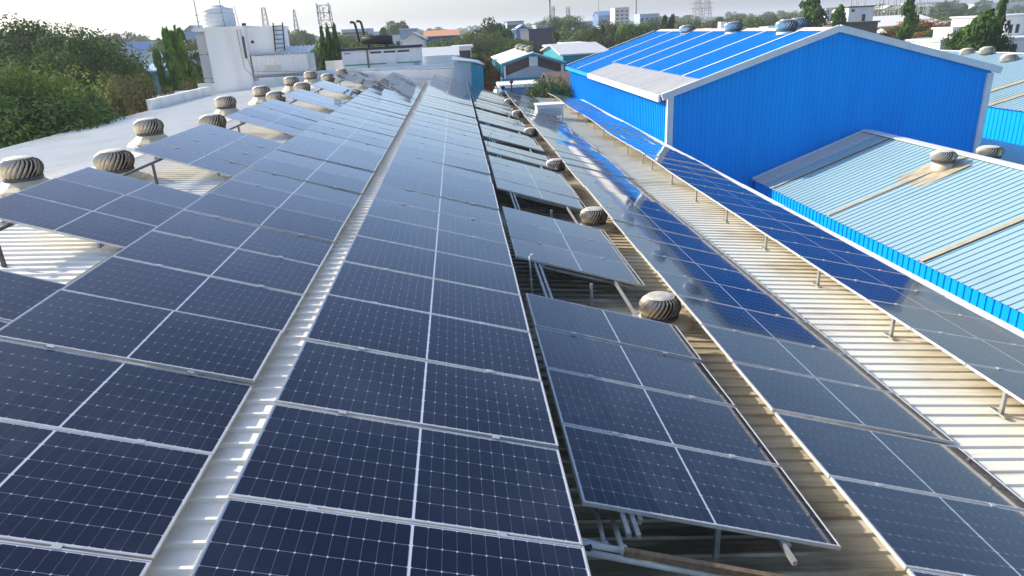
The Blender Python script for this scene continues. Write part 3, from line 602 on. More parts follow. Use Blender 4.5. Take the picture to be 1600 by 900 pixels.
W(corr(MB(), lambda s: (x0, yb-s, -2.25), lambda s: (x0, yb-s, ze0-.05), yb-75, (-1, 0, 0), .3, .08, .04, .03), 'wall', 'teal', tb)
W(MB().box(x0-.1, 75, GZ, x0+.1, yb, -2.26), 'lower_wall', 'whitewall', tb)
W(MB().prism([(x0+.1, 75.5, GZ), (x1, 75.5, GZ), (x1, 75.5, ze1-.1), (xm, 75.5, zr-.1), (x0+.1, 75.5, ze0-.1)], (0, .2, 0)), 'recess', 'rustroof', tb)
W(MB().prism([(x0+.3, 75.1, -3.2), (x1-.2, 75.1, -3.2), (x1-.2, 75.1, -2.0), (xm, 75.1, -1.05), (x0+.3, 75.1, -2.0)], (0, .3, 0)), 'front_wall', 'cabingrey', tb)
W(MB().box(xm-.45, 74.95, -1.15, xm+.45, 75.05, -.2), 'gable_plate', 'tank', tb)
W(MB().box(x0+.1, 74.9, -2.3, x0+.32, 75.2, ze0-.12), 'post', 'trim', tb); W(MB().box(x1-.3, 74.9, -2.3, x1-.05, 75.2, ze1-.12), 'post', 'trim', tb)
W(MB().box(x0-.1, 74.85, -2.62, x1+.2, 75.12, -2.28), 'band', 'teal', tb); W(MB().box(x0-.1, 74.95, GZ, x1+.2, 75.1, -2.62), 'front_wall', 'whitewall', tb)
for i, y in enumerate([76.5, 79.5, 82.5, 85.5, 88.5, 91.5]):
    vent('tan vent on the teal building ridge, number %s from its gable' % ['one', 'two', 'three', 'four', 'five', 'six'][i], (xm-.35+.5*(i % 2), y, zr+.42), .85, .4, zr-.02, .3, cyl=True, vm='vane_pale', group='vents on the teal building')
# ------------------------------------------------------------------ town behind
def house(name, label, cat, px0, px1, pyt, Y, depth, wall, roof='flat', roofm='trim', wins=(), rise=.8, group=None, bands=0):
    a = at(px0, pyt, Y); b = at(px1, pyt, Y); x0, x1 = a.x, b.x; zt = (a.z+b.z)/2; H = zt-GZ
    t = thing(name, label, cat, (x0, Y, GZ), group=group); L = x1-x0
    MB().box(0, 0, 0, L, depth, H).build('wall', M[wall], t)
    if roof == 'flat':
        MB().box(-.25, -.25, H, L+.25, depth+.25, H+.25).build('roof', M[roofm], t)
    elif roof == 'gable':          # gable end faces the factory
        MB().prism([(-.4, -.4, H), (L/2, -.4, H+rise), (L+.4, -.4, H), (L+.4, -.4, H+.15), (L/2, -.4, H+rise+.18), (-.4, -.4, H+.15)], (0, depth+.8, 0)).build('roof', M[roofm], t)
        MB().prism([(0, 0, H), (L, 0, H), (L/2, 0, H+rise)], (0, depth, 0)).build('gable', M[wall], t)
    elif roof == 'side':           # ridge runs across the view
        MB().prism([(-.4, -.4, H), (-.4, depth/2, H+rise), (-.4, depth+.4, H), (-.4, depth+.4, H+.15), (-.4, depth/2, H+rise+.15), (-.4, -.4, H+.15)], (L+.8, 0, 0)).build('roof', M[roofm], t)
        MB().prism([(.05, 0, H), (.05, depth/2, H+rise-.05), (.05, depth, H)], (L-.1, 0, 0)).build('gable', M[wall], t)
    for (u0, v0, u1, v1) in wins:
        f = MB().box(u0*L-.08, -.06, H-v1*H-.08, u1*L+.08, .0, H-v0*H+.08).build('window', M['trim'], t)
        MB().box(u0*L, -.09, H-v1*H, u1*L, -.061, H-v0*H).build('pane', M['glass'], f)
    for i in range(bands):
        MB().box(.04*L, -.08, H-(i+.75)*3.0, .96*L, -.01, H-(i+.35)*3.0).build('window_band', M['glass'], t)
    return t
def grid(n, m, v0=.12, v1=.9, w_=.6, h_=.5):
    return [((i+.5-w_/2)/n, v0+(v1-v0)*(j+.5-h_/2)/m, (i+.5+w_/2)/n, v0+(v1-v0)*(j+.5+h_/2)/m) for i in range(n) for j in range(m)]
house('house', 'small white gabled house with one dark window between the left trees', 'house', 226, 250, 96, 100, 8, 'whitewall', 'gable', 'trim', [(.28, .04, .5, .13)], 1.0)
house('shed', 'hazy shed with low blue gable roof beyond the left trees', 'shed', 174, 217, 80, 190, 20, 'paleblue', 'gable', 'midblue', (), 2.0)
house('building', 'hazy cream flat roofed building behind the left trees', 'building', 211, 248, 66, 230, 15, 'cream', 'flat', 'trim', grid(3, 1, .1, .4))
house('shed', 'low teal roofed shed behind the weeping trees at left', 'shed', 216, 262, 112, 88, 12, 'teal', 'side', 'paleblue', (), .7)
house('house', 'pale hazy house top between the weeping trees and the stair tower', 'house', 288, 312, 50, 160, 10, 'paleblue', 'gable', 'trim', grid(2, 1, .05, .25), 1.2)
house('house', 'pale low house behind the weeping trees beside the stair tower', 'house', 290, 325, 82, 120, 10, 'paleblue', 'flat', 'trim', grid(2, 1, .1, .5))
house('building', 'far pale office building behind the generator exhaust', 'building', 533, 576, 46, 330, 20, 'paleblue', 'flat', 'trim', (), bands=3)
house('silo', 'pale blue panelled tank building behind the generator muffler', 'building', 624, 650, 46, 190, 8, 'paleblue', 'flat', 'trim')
house('shed', 'long shed with orange roof and blue front in the middle distance', 'shed', 664, 716, 57, 150, 14, 'midblue', 'side', 'orange', (), 1.1)
house('house', 'small pale house right of the muffler', 'house', 596, 626, 56, 210, 9, 'whitewall', 'flat', 'trim', grid(3, 1, .05, .4))
house('house', 'low white house roof behind the generator', 'house', 628, 662, 63, 110, 9, 'whitewall', 'gable', 'greysheet', (), 1.0)
house('shed', 'grey sheet roof just behind the right end of the parapet', 'shed', 655, 712, 90, 72, 10, 'whitewall', 'side', 'greysheet', (), .75)
house('kiosk', 'white flat canopy with dark opening in front of the red flowering tree', 'kiosk', 709, 736, 75, 84, 5, 'whitewall', 'flat', 'trim', [(.15, .03, .95, .2)])
house('building', 'green and glass fronted block behind the big middle tree', 'building', 792, 818, 34, 280, 14, 'cabingrey', 'flat', 'slate', (), bands=2)
house('shed', 'bright mid blue shed left of the slate building', 'shed', 806, 828, 47, 230, 14, 'midblue', 'gable', 'paleblue', (), 1.5)
sb = house('factory', 'large slate blue windowless factory in the middle distance', 'factory', 826, 868, 46, 170, 22, 'slate', 'flat', 'slate')
house('plant_room', 'grey plant room on top of the slate factory', 'plant room', 838, 856, 41, 178, 8, 'cabingrey', 'flat', 'trim')
house('shed', 'teal walled shed with pale roof left of the blue shed', 'shed', 880, 950, 85, 78, 18, 'teal', 'side', 'greysheet', (), .9)
house('house', 'brown open fronted house right of the teal gable', 'house', 863, 888, 74, 104, 10, 'rustroof', 'flat', 'trim', [(.1, .04, .9, .3)])
house('house', 'white low house between trees left of the blue roof', 'house', 887, 918, 70, 96, 8, 'whitewall', 'flat', 'trim', [(.1, .04, .4, .2)])
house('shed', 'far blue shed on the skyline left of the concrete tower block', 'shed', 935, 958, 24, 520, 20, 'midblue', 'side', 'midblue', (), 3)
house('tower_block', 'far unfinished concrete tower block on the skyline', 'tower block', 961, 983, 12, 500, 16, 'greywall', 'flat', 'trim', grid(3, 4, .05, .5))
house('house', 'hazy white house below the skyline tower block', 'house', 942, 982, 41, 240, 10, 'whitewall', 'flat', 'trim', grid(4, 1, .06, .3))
house('house', 'white upper floor with dark doorway behind the blue ridge', 'house', 1327, 1366, 11, 150, 9, 'whitewall', 'flat', 'brick', [(.1, .03, .22, .07), (.55, .12, .68, .26)])
house('building', 'dark masonry block below the white upper floor behind the blue ridge', 'building', 1325, 1372, 36, 120, 12, 'brick', 'flat', 'brick')
house('hut', 'narrow white hut between the two ashoka trees behind the blue ridge', 'hut', 1291, 1300, 17, 140, 5, 'whitewall', 'flat', 'trim')
house('shed', 'long white roofed shed behind the red flowering tree', 'shed', 1372, 1480, 41, 165, 24, 'cabingrey', 'side', 'whitesheet', grid(6, 1, .05, .35), 2.4)
house('house', 'white house with air conditioner beside the dark bushy tree on the right', 'house', 1470, 1516, 64, 92, 9, 'whitewall', 'flat', 'trim', [(.55, .08, .9, .2)])
house('stair_room', 'white stair room on the house at the right', 'stair room', 1489, 1510, 45, 94, 4, 'whitewall', 'flat', 'trim', [(.5, .02, .8, .16)])
house('house', 'tall cream house cut by the right edge of the view', 'house', 1573, 1660, 24, 104, 12, 'whitewall', 'flat', 'trim', [(.08, .12, .14, .25), (.2, .12, .26, .25)])
house('house', 'lower white wing of the house at the right edge', 'house', 1574, 1650, 60, 98, 5, 'whitewall', 'flat', 'trim', [(.1, .1, .22, .3)])
for i, (a, b, y) in enumerate([(1430, 1470, 4), (1478, 1500, 2), (1540, 1600, 4), (1390, 1420, 8)]):
    house('building', 'far pale building on the wooded skyline at upper right, %s from the left' % ['second', 'third', 'fourth', 'first'][i], 'building', a, b, y, 600, 20, 'whitewall', 'flat', 'trim', group='far buildings at upper right')
for i, (a, b, y) in enumerate([(900, 926, 34), (1000, 1030, 22), (700, 716, 47), (742, 790, 42), (868, 890, 34), (580, 596, 50)]):
    house('building', 'small hazy building in the trees of the skyline, %s' % ['below the mobile mast', 'right of the tower block', 'behind the orange roof', 'behind the big middle tree', 'right of the slate factory', 'left of the muffler'][i], 'building', a, b, y, 380, 12, 'paleblue', 'flat', 'trim', grid(4, 1, .05, .3), group='small hazy buildings')
house('shed', 'white topped low shed with blue fascia in the yard in front of the teal building', 'shed', 784, 838, 136, 62, 4, 'midblue', 'flat', 'whitesheet')
rr_ = house('house', 'rust brown gabled roof behind the green bush', 'house', 866, 905, 139, 66, 9, 'rustroof', 'side', 'rustroof', (), 1.2)
t = thing('picket_fence', 'row of white pickets along the yard in front of the teal building', 'fence', (5.5, 70, GZ))
z = at(800, 126, 70).z-GZ
for i in range(24): MB().box(i*.3, 0, 0, i*.3+.07, .05, z).build('picket', M['tank'], t)
MB().box(-.1, .06, z-.4, 7.2, .1, z-.3).build('rail', M['tank'], t)
p = at(951, 55, 150)
t = thing('water_tank', 'white round water tanks pair on a roof left of the blue shed roof', 'water tank', (p.x, p.y, p.z-2.6))
for s in (-.95, .95): MB().lathe([(1.15, 0), (1.2, .6), (1.15, 1.2), (1.2, 1.8), (1.1, 2.4), (.4, 2.6)], 18, (s, 0, 0)).build('tank', M['tank'], t, True)
house('house', 'low house carrying the white water tanks', 'house', 930, 972, 67.5, 149, 6, 'whitewall', 'flat', 'trim')
def pix(P):
    d = Vector(P)-CAM; z = d.dot(fw); return 800+FPX*d.dot(rt)/z, 450-FPX*d.dot(up)/z
rh = random.Random(21); nh = 0
ZN = lambda px: 'left of the stair tower' if px < 330 else 'behind the generator' if px < 640 else 'around the slate factory' if px < 905 else 'above the blue roof' if px < 1290 else 'beyond the blue gable at right'
for i in range(46):
    Y = rh.uniform(140, 420); X = rh.uniform(-.5, .72)*Y; h = rh.uniform(4.5, 8.5); wd = rh.uniform(6, 13)
    a = pix((X, Y, GZ+h)); b = pix((X+wd, Y, GZ+h))
    if 700 < a[0] < 905 and Y < 200: continue
    st = rh.choice([('whitewall', 'flat', 'trim', 'white flat roofed'), ('cream', 'flat', 'trim', 'cream flat roofed'), ('paleblue', 'gable', 'greysheet', 'pale blue gabled'), ('whitewall', 'side', 'rustroof', 'white brown roofed'), ('cabingrey', 'side', 'midblue', 'grey blue roofed'), ('whitewall', 'side', 'greysheet', 'white sheet roofed')])
    t = house('house', 'small %s town house, %s' % (st[3], ZN(a[0])), 'house', a[0], b[0], (a[1]+b[1])/2, Y, rh.uniform(6, 10), st[0], st[1], st[2], grid(rh.choice([2, 3, 4]), 1 if h < 6 else 2, .1, .8, .35, .4), rh.uniform(.7, 1.6), 'small houses scattered through the town')
    L = (Vector(at(b[0], b[1], Y))-Vector(at(a[0], a[1], Y))).length
    if st[1] == 'flat' and rh.random() < .7:
        q = rh.uniform(.15, .7)*L; MB().box(q, 2, h+.25, q+1.6, 4, h+1.9).build('stair_room', M[st[0]], t)
        if rh.random() < .6: MB().lathe([(.55, 0), (.6, .5), (.58, 1.0), (.25, 1.15)], 12, (q+2.4, 3, h+.25)).build('water_drum', M[rh.choice(['black', 'tank'])], t)
# ------------------------------------------------------------------ masts and pylons
def lattice(name, label, px, pyt, Y, wb, wt_, m='galv', lev=9, arms=False, group=None):
    p = at(px, pyt, Y); H = p.z-GZ; t = thing(name, label, 'mast', (p.x, p.y, GZ), group=group)
    mb = MB(); tk = max(.05, Y*.00065)
    c = lambda u, i: Vector(((-1, 1, 1, -1)[i]*(wb+(wt_-wb)*u)/2, (-1, -1, 1, 1)[i]*(wb+(wt_-wb)*u)/2, H*u))
    for i in range(4): mb.beam(c(0, i), c(1, i), tk, tk)
    mb.build('leg_frame', M[m], t); mb = MB()
    for k in range(lev):
        u0, u1 = k/lev, (k+1)/lev
        for i in range(4):
            j = (i+1) % 4; mb.beam(c(u0, i), c(u1, j), tk*.6, tk*.6); mb.beam(c(u1, i), c(u1, j), tk*.6, tk*.6)
    mb.build('bracing', M[m], t)
    if arms == 'cross':
        for u in (.72, .84, .95): MB().beam((-wb*.5, 0, H*u), (wb*.5, 0, H*u), tk, tk).build('cross_arm', M[m], t)
    if arms == 'antenna':
        for k, (dx, u) in enumerate([(-1, .97), (1, .97), (-1, .88), (1, .9), (0, .93)]):
            MB().box(dx*wt_*.55-.12, -wt_*.8, H*u-1.0, dx*wt_*.55+.12, -wt_*.8+.12, H*u+.8).build('antenna', M['tank'], t)
        MB().lathe([(.05, -.1), (.5, 0), (.5, .12), (.05, .12)], 12, (wt_*.4, -wt_*.6, H*.78)).build('dish', M['darksteel'], t)
    return t
lattice('telecom_tower', 'lattice telecom tower with antennas behind the dark conifers', 506, 8, 130, 3.2, 1.8, 'darksteel', 14, 'antenna')
lattice('pylon', 'thin lattice pylon top behind the stair tower ladder', 411, 12, 300, 4, 1.2, 'galv', 12)
lattice('pylon', 'thin pointed lattice pylon left of the dark conifers', 459, 15, 330, 4, .5, 'galv', 12)
lattice('pylon', 'left one of two faint lattice pylons behind the blue roof', 1091, -6, 420, 8, 2, 'galv', 12, 'cross')
lattice('pylon', 'right one of two faint lattice pylons behind the blue roof', 1105, -6, 440, 8, 2, 'galv', 12, 'cross')
lattice('mast', 'short lattice mast beside the tall pole above the slate factory', 863, 10, 320, 1.6, 1.4, 'galv', 16, 'antenna')
lattice('mast', 'mobile mast with antennas on the skyline right of the slate factory', 887, 11, 330, 1.4, 1.4, 'galv', 16, 'antenna')
def pole(label, px, pyt, Y, r_, px2=None):
    p = at(px, pyt, Y); t = thing('mast', label, 'mast', (p.x, p.y, GZ)); H = p.z-GZ
    MB().tube([(0, 0, 0), (0, 0, H)], [r_*1.4, r_], 8).build('pole', M['galv'], t)
    for k in range(3): MB().beam((-r_*4, 0, H*(.9-.04*k)), (r_*4, 0, H*(.9-.04*k)), r_, r_).build('rung', M['galv'], t)
pole('tall slim steel pole above the slate factory', 858, -20, 330, .45)
pole('thin tall mast on the skyline left of the concrete tower block', 935, -20, 450, .22)
pole('thick pole on the skyline right of the concrete tower block', 994, -20, 420, .5)
pole('thin aerial mast left of the stair tower', 302, -3, 75, .05)
# substation: a forest of thin gantries
t = thing('substation', 'far electrical substation gantries on the upper right skyline', 'substation', (at(1390, 30, 260).x, 260, GZ))
rs = random.Random(5)
for i in range(46):
    px = 1330+rs.random()*125; p = at(px, rs.uniform(-4, 14), 260+rs.uniform(-25, 40)); x = p.x-t.location.x; y = p.y-260
    MB().beam((x, y, 0), (x, y, p.z-GZ), .22, .22).build('gantry_post', M['galv'], t)
for i in range(12):
    a = at(1330+i*9, rs.uniform(2, 18), 262); b = at(1362+i*9, rs.uniform(2, 18), 262)
    MB().beam((a.x-t.location.x, rs.uniform(-20, 30), a.z-GZ), (b.x-t.location.x, rs.uniform(-20, 30), a.z-GZ), .3, .3).build('gantry_beam', M['galv'], t)
# ------------------------------------------------------------------ trees
def crown(seed, clumps, leaves, size, lo=.28, shape='round', spread=1.):
    rg = random.Random(seed); v = []; f = []; tone = []
    for c in range(clumps):
        if shape == 'round':
            th = rg.uniform(0, 2*math.pi); ph = math.acos(rg.uniform(-.75, 1)); rad = rg.uniform(.55, 1.0)**.5*rg.uniform(.82, 1.14)
            cx = math.sin(ph)*math.cos(th)*.40*rad; cy = math.sin(ph)*math.sin(th)*.40*rad; cz = .62+math.cos(ph)*.29*rad; cr = rg.uniform(.065, .165)*spread
            cs = (cr, cr, cr*.8)
        elif shape == 'flat':
            th = rg.uniform(0, 2*math.pi); rad = math.sqrt(rg.random()); cx = .42*rad*math.cos(th); cy = .42*rad*math.sin(th); cz = .60+.30*(1-rad*rad)+rg.uniform(-.12, .04); cr = rg.uniform(.07, .13)
            cs = (cr, cr, cr*.5)
        elif shape == 'droop':
            u = rg.random()**.85; th = rg.uniform(0, 2*math.pi); lump = .55+.45*math.sin(u*13+seed*2.1)+.25*math.sin(u*29+seed)
            rad = .30*lump*(math.sin(math.pi*min(1, .16+u*.80))**.5)*rg.uniform(.2, 1); lean = .55*(u-.45)*(1 if seed % 2 else .35)
            cx = rad*math.cos(th)+lean; cy = rad*math.sin(th); cz = .10+.88*u; cr = rg.uniform(.09, .17); cs = (cr, cr, .035)
        elif shape == 'column':
            u = rg.random()**.8; th = rg.uniform(0, 2*math.pi); rad = .36*(math.sin(math.pi*min(1, .12+u*.84))**.5)*rg.uniform(.35, 1)*(.75+.45*math.sin(u*17+seed*2+2*math.sin(th)))  ; cx = rad*math.cos(th); cy = rad*math.sin(th); cz = .08+.9*u; cr = rg.uniform(.10, .17)
            cs = (cr, cr, .05)
        else:   # cone
            u = rg.random(); th = rg.uniform(0, 2*math.pi); rad = .42*(1-u)**.8*rg.uniform(.5, 1); cx = rad*math.cos(th); cy = rad*math.sin(th); cz = .05+.93*u; cr = rg.uniform(.05, .10)*(1.15-u*.7)
            cs = (cr, cr, .05)
        base = rg.uniform(.12, .68)
        for l in range(leaves):
            d = Vector((rg.gauss(0, 1), rg.gauss(0, 1), rg.gauss(.25, 1))).normalized(); q = rg.uniform(.55, 1.05)
            p = Vector((cx+d.x*cs[0]*q, cy+d.y*cs[1]*q, cz+d.z*cs[2]*q))
            if shape in ('column', 'droop'): n = Vector((d.x+rg.gauss(0, .5), d.y+rg.gauss(0, .5), rg.gauss(.4, .4))).normalized(); upv = Vector((rg.gauss(0, .3), rg.gauss(0, .3), -1))
            elif shape == 'cone': n = Vector((d.x, d.y, .3)).normalized(); upv = Vector((rg.gauss(0, .25), rg.gauss(0, .25), 1))
            else: n = (d+Vector((rg.gauss(0, .38), rg.gauss(0, .38), rg.gauss(.12, .35)))).normalized(); upv = Vector((rg.gauss(0, 1), rg.gauss(0, 1), rg.gauss(0, 1)))
            a = n.cross(upv); 
            if a.length < 1e-3: a = Vector((1, 0, 0))
            a.normalize(); b = n.cross(a); s = size*rg.uniform(.6, 1.3); e = .35 if shape == 'column' else .42 if shape == 'droop' else .3 if shape == 'cone' else 1.0
            b = b*e; k = len(v)
            v += [tuple(p-a*s*.5-b*s*.15), tuple(p-b*s*.75), tuple(p+a*s*.5+b*s*.05), tuple(p+b*s*.75)]; f.append((k, k+1, k+2, k+3))
            tone.append(min(.999, max(0, base+rg.uniform(-.15, .15)+(.12 if rg.random() < .2 else 0))))
    return v, f, tone
def crown_mesh(cr, m):
    v, f, tone = cr; me = bpy.data.meshes.new('crown'); me.from_pydata(v, [], f); me.materials.append(M[m])
    at_ = me.attributes.new('tone', 'FLOAT', 'FACE'); at_.data.foreach_set('value', tone); me.update(); return me
def trunk_mesh(seed, top=.62, r_=.022, limbs=6):
    rg = random.Random(seed); mb = MB()
    mb.tube([(0, 0, -.02), (.01, .0, .2), (rg.uniform(-.02, .02), rg.uniform(-.02, .02), .42), (rg.uniform(-.03, .03), 0, top)], [r_*1.3, r_, r_*.75, r_*.3], 7)
    for i in range(limbs):
        th = i*2*math.pi/limbs+rg.uniform(-.4, .4); z0 = rg.uniform(.25, .45); l = rg.uniform(.2, .34)
        mb.tube([(0, 0, z0), (l*.5*math.cos(th), l*.5*math.sin(th), z0+.14), (l*math.cos(th), l*math.sin(th), z0+.22+rg.uniform(0, .1))], [r_*.5, r_*.35, r_*.12], 5)
    return mb.mesh('trunk', M['bark'], True)
TR = [trunk_mesh(i) for i in range(3)]; TS = trunk_mesh(9, .93, .03, 0)
CACHE = {}
def tree(label, px, pyt, Y, wid, m, big=0, shape='round', seed=0, group=None, name='tree', cat='tree'):
    p = at(px, pyt, Y); H = p.z-GZ
    key = (big, shape, seed % 4 if not big else seed, m)
    if key not in CACHE:
        cl, lv, sz = {0: (34, 42, .060), 1: (60, 80, .040), 2: (80, 190, .0195), 3: (130, 250, .0125)}[big]
        if shape == 'droop': cl, lv, sz = 75, 30, .10
        if shape == 'column' and big: cl, lv, sz = 120, 30, .085
        if shape == 'cone': cl, lv, sz = 150, 24, .10
        CACHE[key] = crown_mesh(crown(seed+{'droop': 400, 'round': 0, 'flat': 100, 'column': 200, 'cone': 300}[shape]+17*big, cl, lv, sz, shape=shape), m)
    t = thing(name, label, cat, (p.x, p.y, GZ), (0, 0, seed*1.7), group)
    s = (wid, wid, H)
    c = link('crown', CACHE[key], t); c.scale = s
    k = link('trunk', TS if shape in ('column', 'cone', 'droop') else TR[seed % 3], t); k.scale = (wid, wid, H)
    return t
big = [
    ('tall dark green tree at the upper left corner', 25, 18, 62, 17, 'leaf_dark', 3, 'round', 1),
    ('dark green tree right of the corner tree, filling the upper left gap', 84, 40, 58, 13, 'leaf_dark', 3, 'round', 2),
    ('mid green tree with lighter top at the right end of the left grove', 116, 50, 56, 10, 'leaf_mid', 3, 'round', 3),
    ('bright yellow green topped tree low at the left edge', 18, 84, 36, 8.5, 'leaf_light', 3, 'round', 4),
    ('grey green leafy tree in front of the dark left grove', 92, 118, 38, 5.5, 'leaf_blue', 3, 'round', 5),
    ('dark tree at the left edge below the bright tree', -10, 130, 32, 11, 'leaf_dark', 3, 'round', 6),
    ('rust and orange flowering tree beside the white roof at left', 206, 106, 48, 6.4, 'leaf_gul', 3, 'round', 7),
    ('rust tinged bush at the foot of the stair tower', 305, 118, 58, 6, 'leaf_gul', 2, 'round', 10),
    ('dark shrubby tree below the grey green tree by the white roof edge', 60, 150, 34, 9, 'leaf_dark', 2, 'round', 12),
    ('large olive green tree behind the teal building', 752, 45, 112, 13, 'leaf_olive', 3, 'round', 14),
    ('dark rounded tree right of the large olive tree', 806, 55, 108, 10, 'leaf_mid', 2, 'round', 15),
    ('dark open tree with airy crown behind the olive tree', 770, 28, 150, 10, 'leaf_dark', 1, 'round', 16),
    ('red flowering tree at the left end of the teal building', 724, 72, 100, 7, 'leaf_red', 2, 'flat', 17),
    ('smaller red flowering tree behind the teal cabin', 749, 78, 80, 5.5, 'leaf_red', 2, 'flat', 18),
    ('faint red flowering tree by the orange roofed shed', 706, 46, 160, 9, 'leaf_red', 1, 'flat', 19),
    ('palm like green tree between orange roof and olive tree', 728, 52, 130, 8, 'leaf_mid', 2, 'round', 20),
    ('green leafy bush behind the far end of the rightmost row', 852, 110, 57, 5.6, 'leaf_olive', 2, 'round', 21),
    ('broad flat topped red flowering tree right of the blue gable', 1446, 27, 122, 21, 'leaf_red', 3, 'flat', 22),
    ('low green tree below the red flowering tree at right', 1462, 62, 96, 6, 'leaf_olive', 2, 'round', 23),
    ('dark bushy tree in front of the houses at the right edge', 1532, 30, 84, 7.5, 'leaf_dark', 2, 'round', 24),
    ('tree with pale trunk left of the blue shed roof', 915, 40, 132, 9, 'leaf_olive', 2, 'round', 25),
    ('second olive tree close behind the left end of the blue roof', 950, 32, 150, 9, 'leaf_olive', 2, 'round', 26),
    ('rounded green tree above the blue roof edge', 992, 28, 140, 9, 'leaf_mid', 2, 'round', 27),
    ('dense tree right of the mobile mast', 880, 22, 240, 20, 'leaf_mid', 2, 'round', 28),
]
for a in big: tree(*a)
tree('left drooping stem of the weeping ashoka trees by the stair tower', 257, 46, 60, 3.0, 'leaf_ashoka', 1, 'droop', 1, 'weeping ashoka trees at left')
tree('right drooping stem of the weeping ashoka trees by the stair tower', 288, 44, 61, 2.6, 'leaf_ashoka', 1, 'droop', 2, 'weeping ashoka trees at left')
tree('short weeping ashoka left of the two tall drooping ones', 243, 80, 60, 1.5, 'leaf_ashoka', 1, 'droop', 3, 'weeping ashoka trees at left')
for i, (px, py, s) in enumerate([(502, 52, 1), (511, 48, 2), (522, 45, 3)]):
    tree('dark columnar conifer by the generator, %s of the trio' % ['left', 'middle', 'right'][i], px, py-3, 66, 2.9, 'leaf_dark', 0, 'cone', s, 'dark columnar conifers')
ash = [(1270, -4, 118, 6.5, 'bushy ashoka tree standing behind the blue ridge right of the vents'), (1313, 10, 120, 4.6, 'lower ashoka tree left of the white upper floor'), (1424, -2, 100, 3.4, 'slim ashoka tree in front of the red flowering tree'), (1540, 16, 82, 5.6, 'broad ashoka tree left of the tall slim one at right'), (1568, -2, 84, 2.6, 'tall slim ashoka tree by the right edge house'),
       (1038, 26, 150, 2.6, 'left dark ashoka pair member above the blue roof'), (1050, 25, 150, 2.6, 'right dark ashoka pair member above the blue roof'), (868, 50, 130, 2.2, 'small dark ashoka at the corner of the slate factory'), (942, 40, 140, 2.2, 'small dark ashoka left of the white water tanks'), (598, 44, 200, 4, 'pointed dark tree right of the exhaust pipes')]
for i, (px, py, Y, wd, lb_) in enumerate(ash): tree(lb_, px, py, Y, wd, 'leaf_ashdark', 1, 'column', i+4, 'ashoka trees')
tree('tall tree on the skyline behind the muffler', 617, 31, 260, 14, 'leaf_mid', 1, 'round', 33)
def zone(px):
    for lim, w_ in ((330, 'left of the stair tower'), (500, 'behind the lean to shed'), (610, 'behind the generator'), (740, 'around the orange roofed shed'), (905, 'around the slate factory'), (1045, 'above the left end of the blue roof'), (1290, 'above the vents of the blue roof'), (9999, 'beyond the right slope of the blue gable')):
        if px < lim: return w_
mids = [(148, 55, 150), (175, 52, 260), (205, 50, 280), (228, 56, 260), (252, 60, 170), (300, 62, 130), (316, 78, 90), (540, 56, 120), (520, 60, 140), (572, 52, 170), (585, 55, 150), (655, 60, 150), (672, 68, 140), (690, 60, 135), (716, 62, 125), (738, 64, 140), (470, 46, 240), (440, 44, 260), (488, 60, 160), (530, 50, 200), (880, 46, 200), (898, 58, 150), (905, 66, 110), (930, 52, 170), (978, 46, 160), (1008, 38, 170), (1024, 34, 220), (1068, 34, 190), (1085, 30, 230), (1110, 32, 210), (1130, 26, 260), (1158, 24, 240), (1180, 26, 210), (1205, 24, 240), (1232, 28, 220), (1250, 22, 240), (1295, 30, 170), (1385, 40, 190), (1402, 20, 260), (1452, 22, 240), (1480, 24, 220), (1505, 30, 180), (1520, 20, 260), (1590, 18, 230), (1585, 34, 160)]
for i, (px, py, Y) in enumerate(mids):
    tree('dusty %s town tree, %s' % (['green', 'olive', 'dark green', 'olive'][i % 4], zone(px)), px, py, Y, (5+Y*.035)*random.uniform(.8, 1.25), ['leaf_mid', 'leaf_olive', 'leaf_dark', 'leaf_olive'][i % 4], 1, 'round', i % 4, 'dusty trees scattered through the town')
rf = random.Random(11)
def hor(px): return 76-(px-200)*.0535
for i in range(120):
    px = 120+rf.random()*1500; Y = rf.uniform(330, 900)
    tree('hazy %s far tree, %s' % (['green', 'dark green', 'olive'][i % 3], zone(px)), px, hor(px)-rf.uniform(-6, 9)+(3 if Y < 450 else 0), Y, rf.uniform(16, 30), ['leaf_mid', 'leaf_dark', 'leaf_olive'][i % 3], 0, 'round', i % 4, 'hazy far tree line')
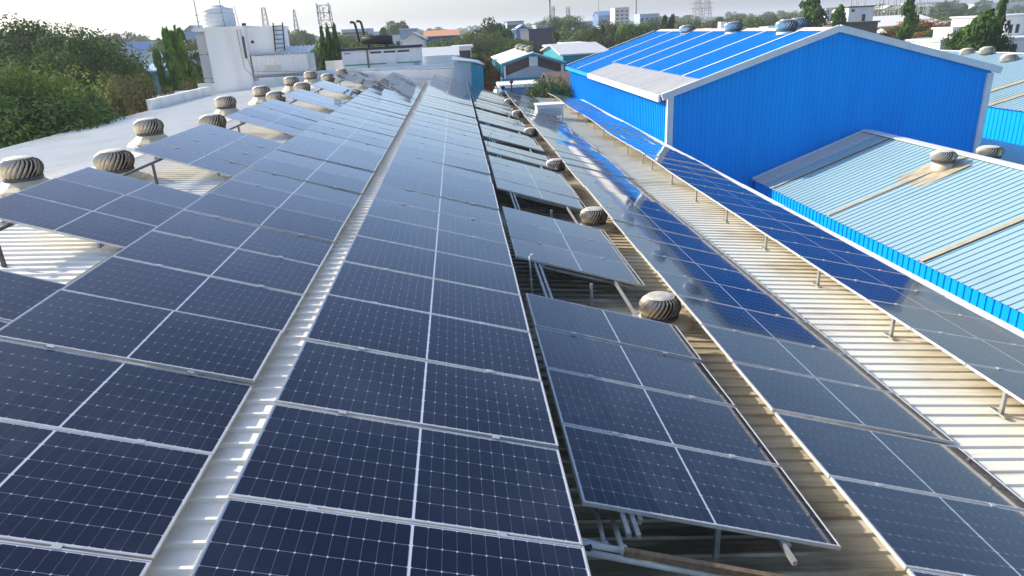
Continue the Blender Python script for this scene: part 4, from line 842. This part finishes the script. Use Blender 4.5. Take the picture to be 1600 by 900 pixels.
# far wood that reads as one mass
v = []; f = []; tone = []
for i in range(700):
    Y = rf.uniform(900, 2600); X = rf.uniform(-.85, .95)*Y; h = rf.uniform(9, 17); wd = rf.uniform(14, 30)
    for l in range(34):
        d = Vector((rf.gauss(0, 1), rf.gauss(0, 1), rf.gauss(.2, 1))).normalized(); p = Vector((X+d.x*wd*.5, Y+d.y*wd*.5, GZ+h*.55+d.z*h*.45)); s = rf.uniform(2, 4.5); n = (d+Vector((rf.gauss(0, .5), rf.gauss(0, .5), .4))).normalized()
        a = n.cross(Vector((rf.gauss(0, 1), rf.gauss(0, 1), rf.gauss(0, 1)))).normalized(); b = n.cross(a); k = len(v)
        v += [tuple(p-a*s), tuple(p-b*s), tuple(p+a*s), tuple(p+b*s)]; f.append((k, k+1, k+2, k+3)); tone.append(rf.random()*.9)
wd_ = link('far_woods', crown_mesh((v, f, tone), 'leaf_mid')); wd_['kind'] = 'stuff'
# shrubs and undergrowth that fill the ground between houses
v = []; f = []; tone = []
for i in range(900):
    Y = rf.uniform(70, 420); X = rf.uniform(-.62, .85)*Y
    if Y < 104 and -8 < X < 60: continue
    if 106 < Y < 138: continue
    h = rf.uniform(1.5, 4); wd = rf.uniform(2, 6)
    for l in range(40):
        d = Vector((rf.gauss(0, 1), rf.gauss(0, 1), rf.gauss(.2, 1))).normalized(); p = Vector((X+d.x*wd*.5, Y+d.y*wd*.5, GZ+h*.5+d.z*h*.5)); s = rf.uniform(.3, .8); n = (d+Vector((rf.gauss(0, .5), rf.gauss(0, .5), .4))).normalized()
        a = n.cross(Vector((rf.gauss(0, 1), rf.gauss(0, 1), rf.gauss(0, 1)))).normalized(); b = n.cross(a); k = len(v)
        v += [tuple(p-a*s), tuple(p-b*s), tuple(p+a*s), tuple(p+b*s)]; f.append((k, k+1, k+2, k+3)); tone.append(rf.random()*.9)
ug = link('undergrowth', crown_mesh((v, f, tone), 'leaf_olive')); ug['kind'] = 'stuff'
# ------------------------------------------------------------------ haze
hm = bpy.data.materials.new('thin_haze'); hm.use_nodes = True; n = hm.node_tree; n.nodes.remove(n.nodes['Principled BSDF'])
pv = n.nodes.new('ShaderNodeVolumePrincipled'); pv.inputs['Density'].default_value = .00042; pv.inputs['Color'].default_value = (.90, .94, 1, 1); pv.inputs['Anisotropy'].default_value = .3
n.links.new(pv.outputs[0], n.nodes['Material Output'].inputs['Volume'])
hz = MB().box(-3600, -400, GZ-1, 3600, 6600, 46).build('haze', hm); hz['kind'] = 'stuff'
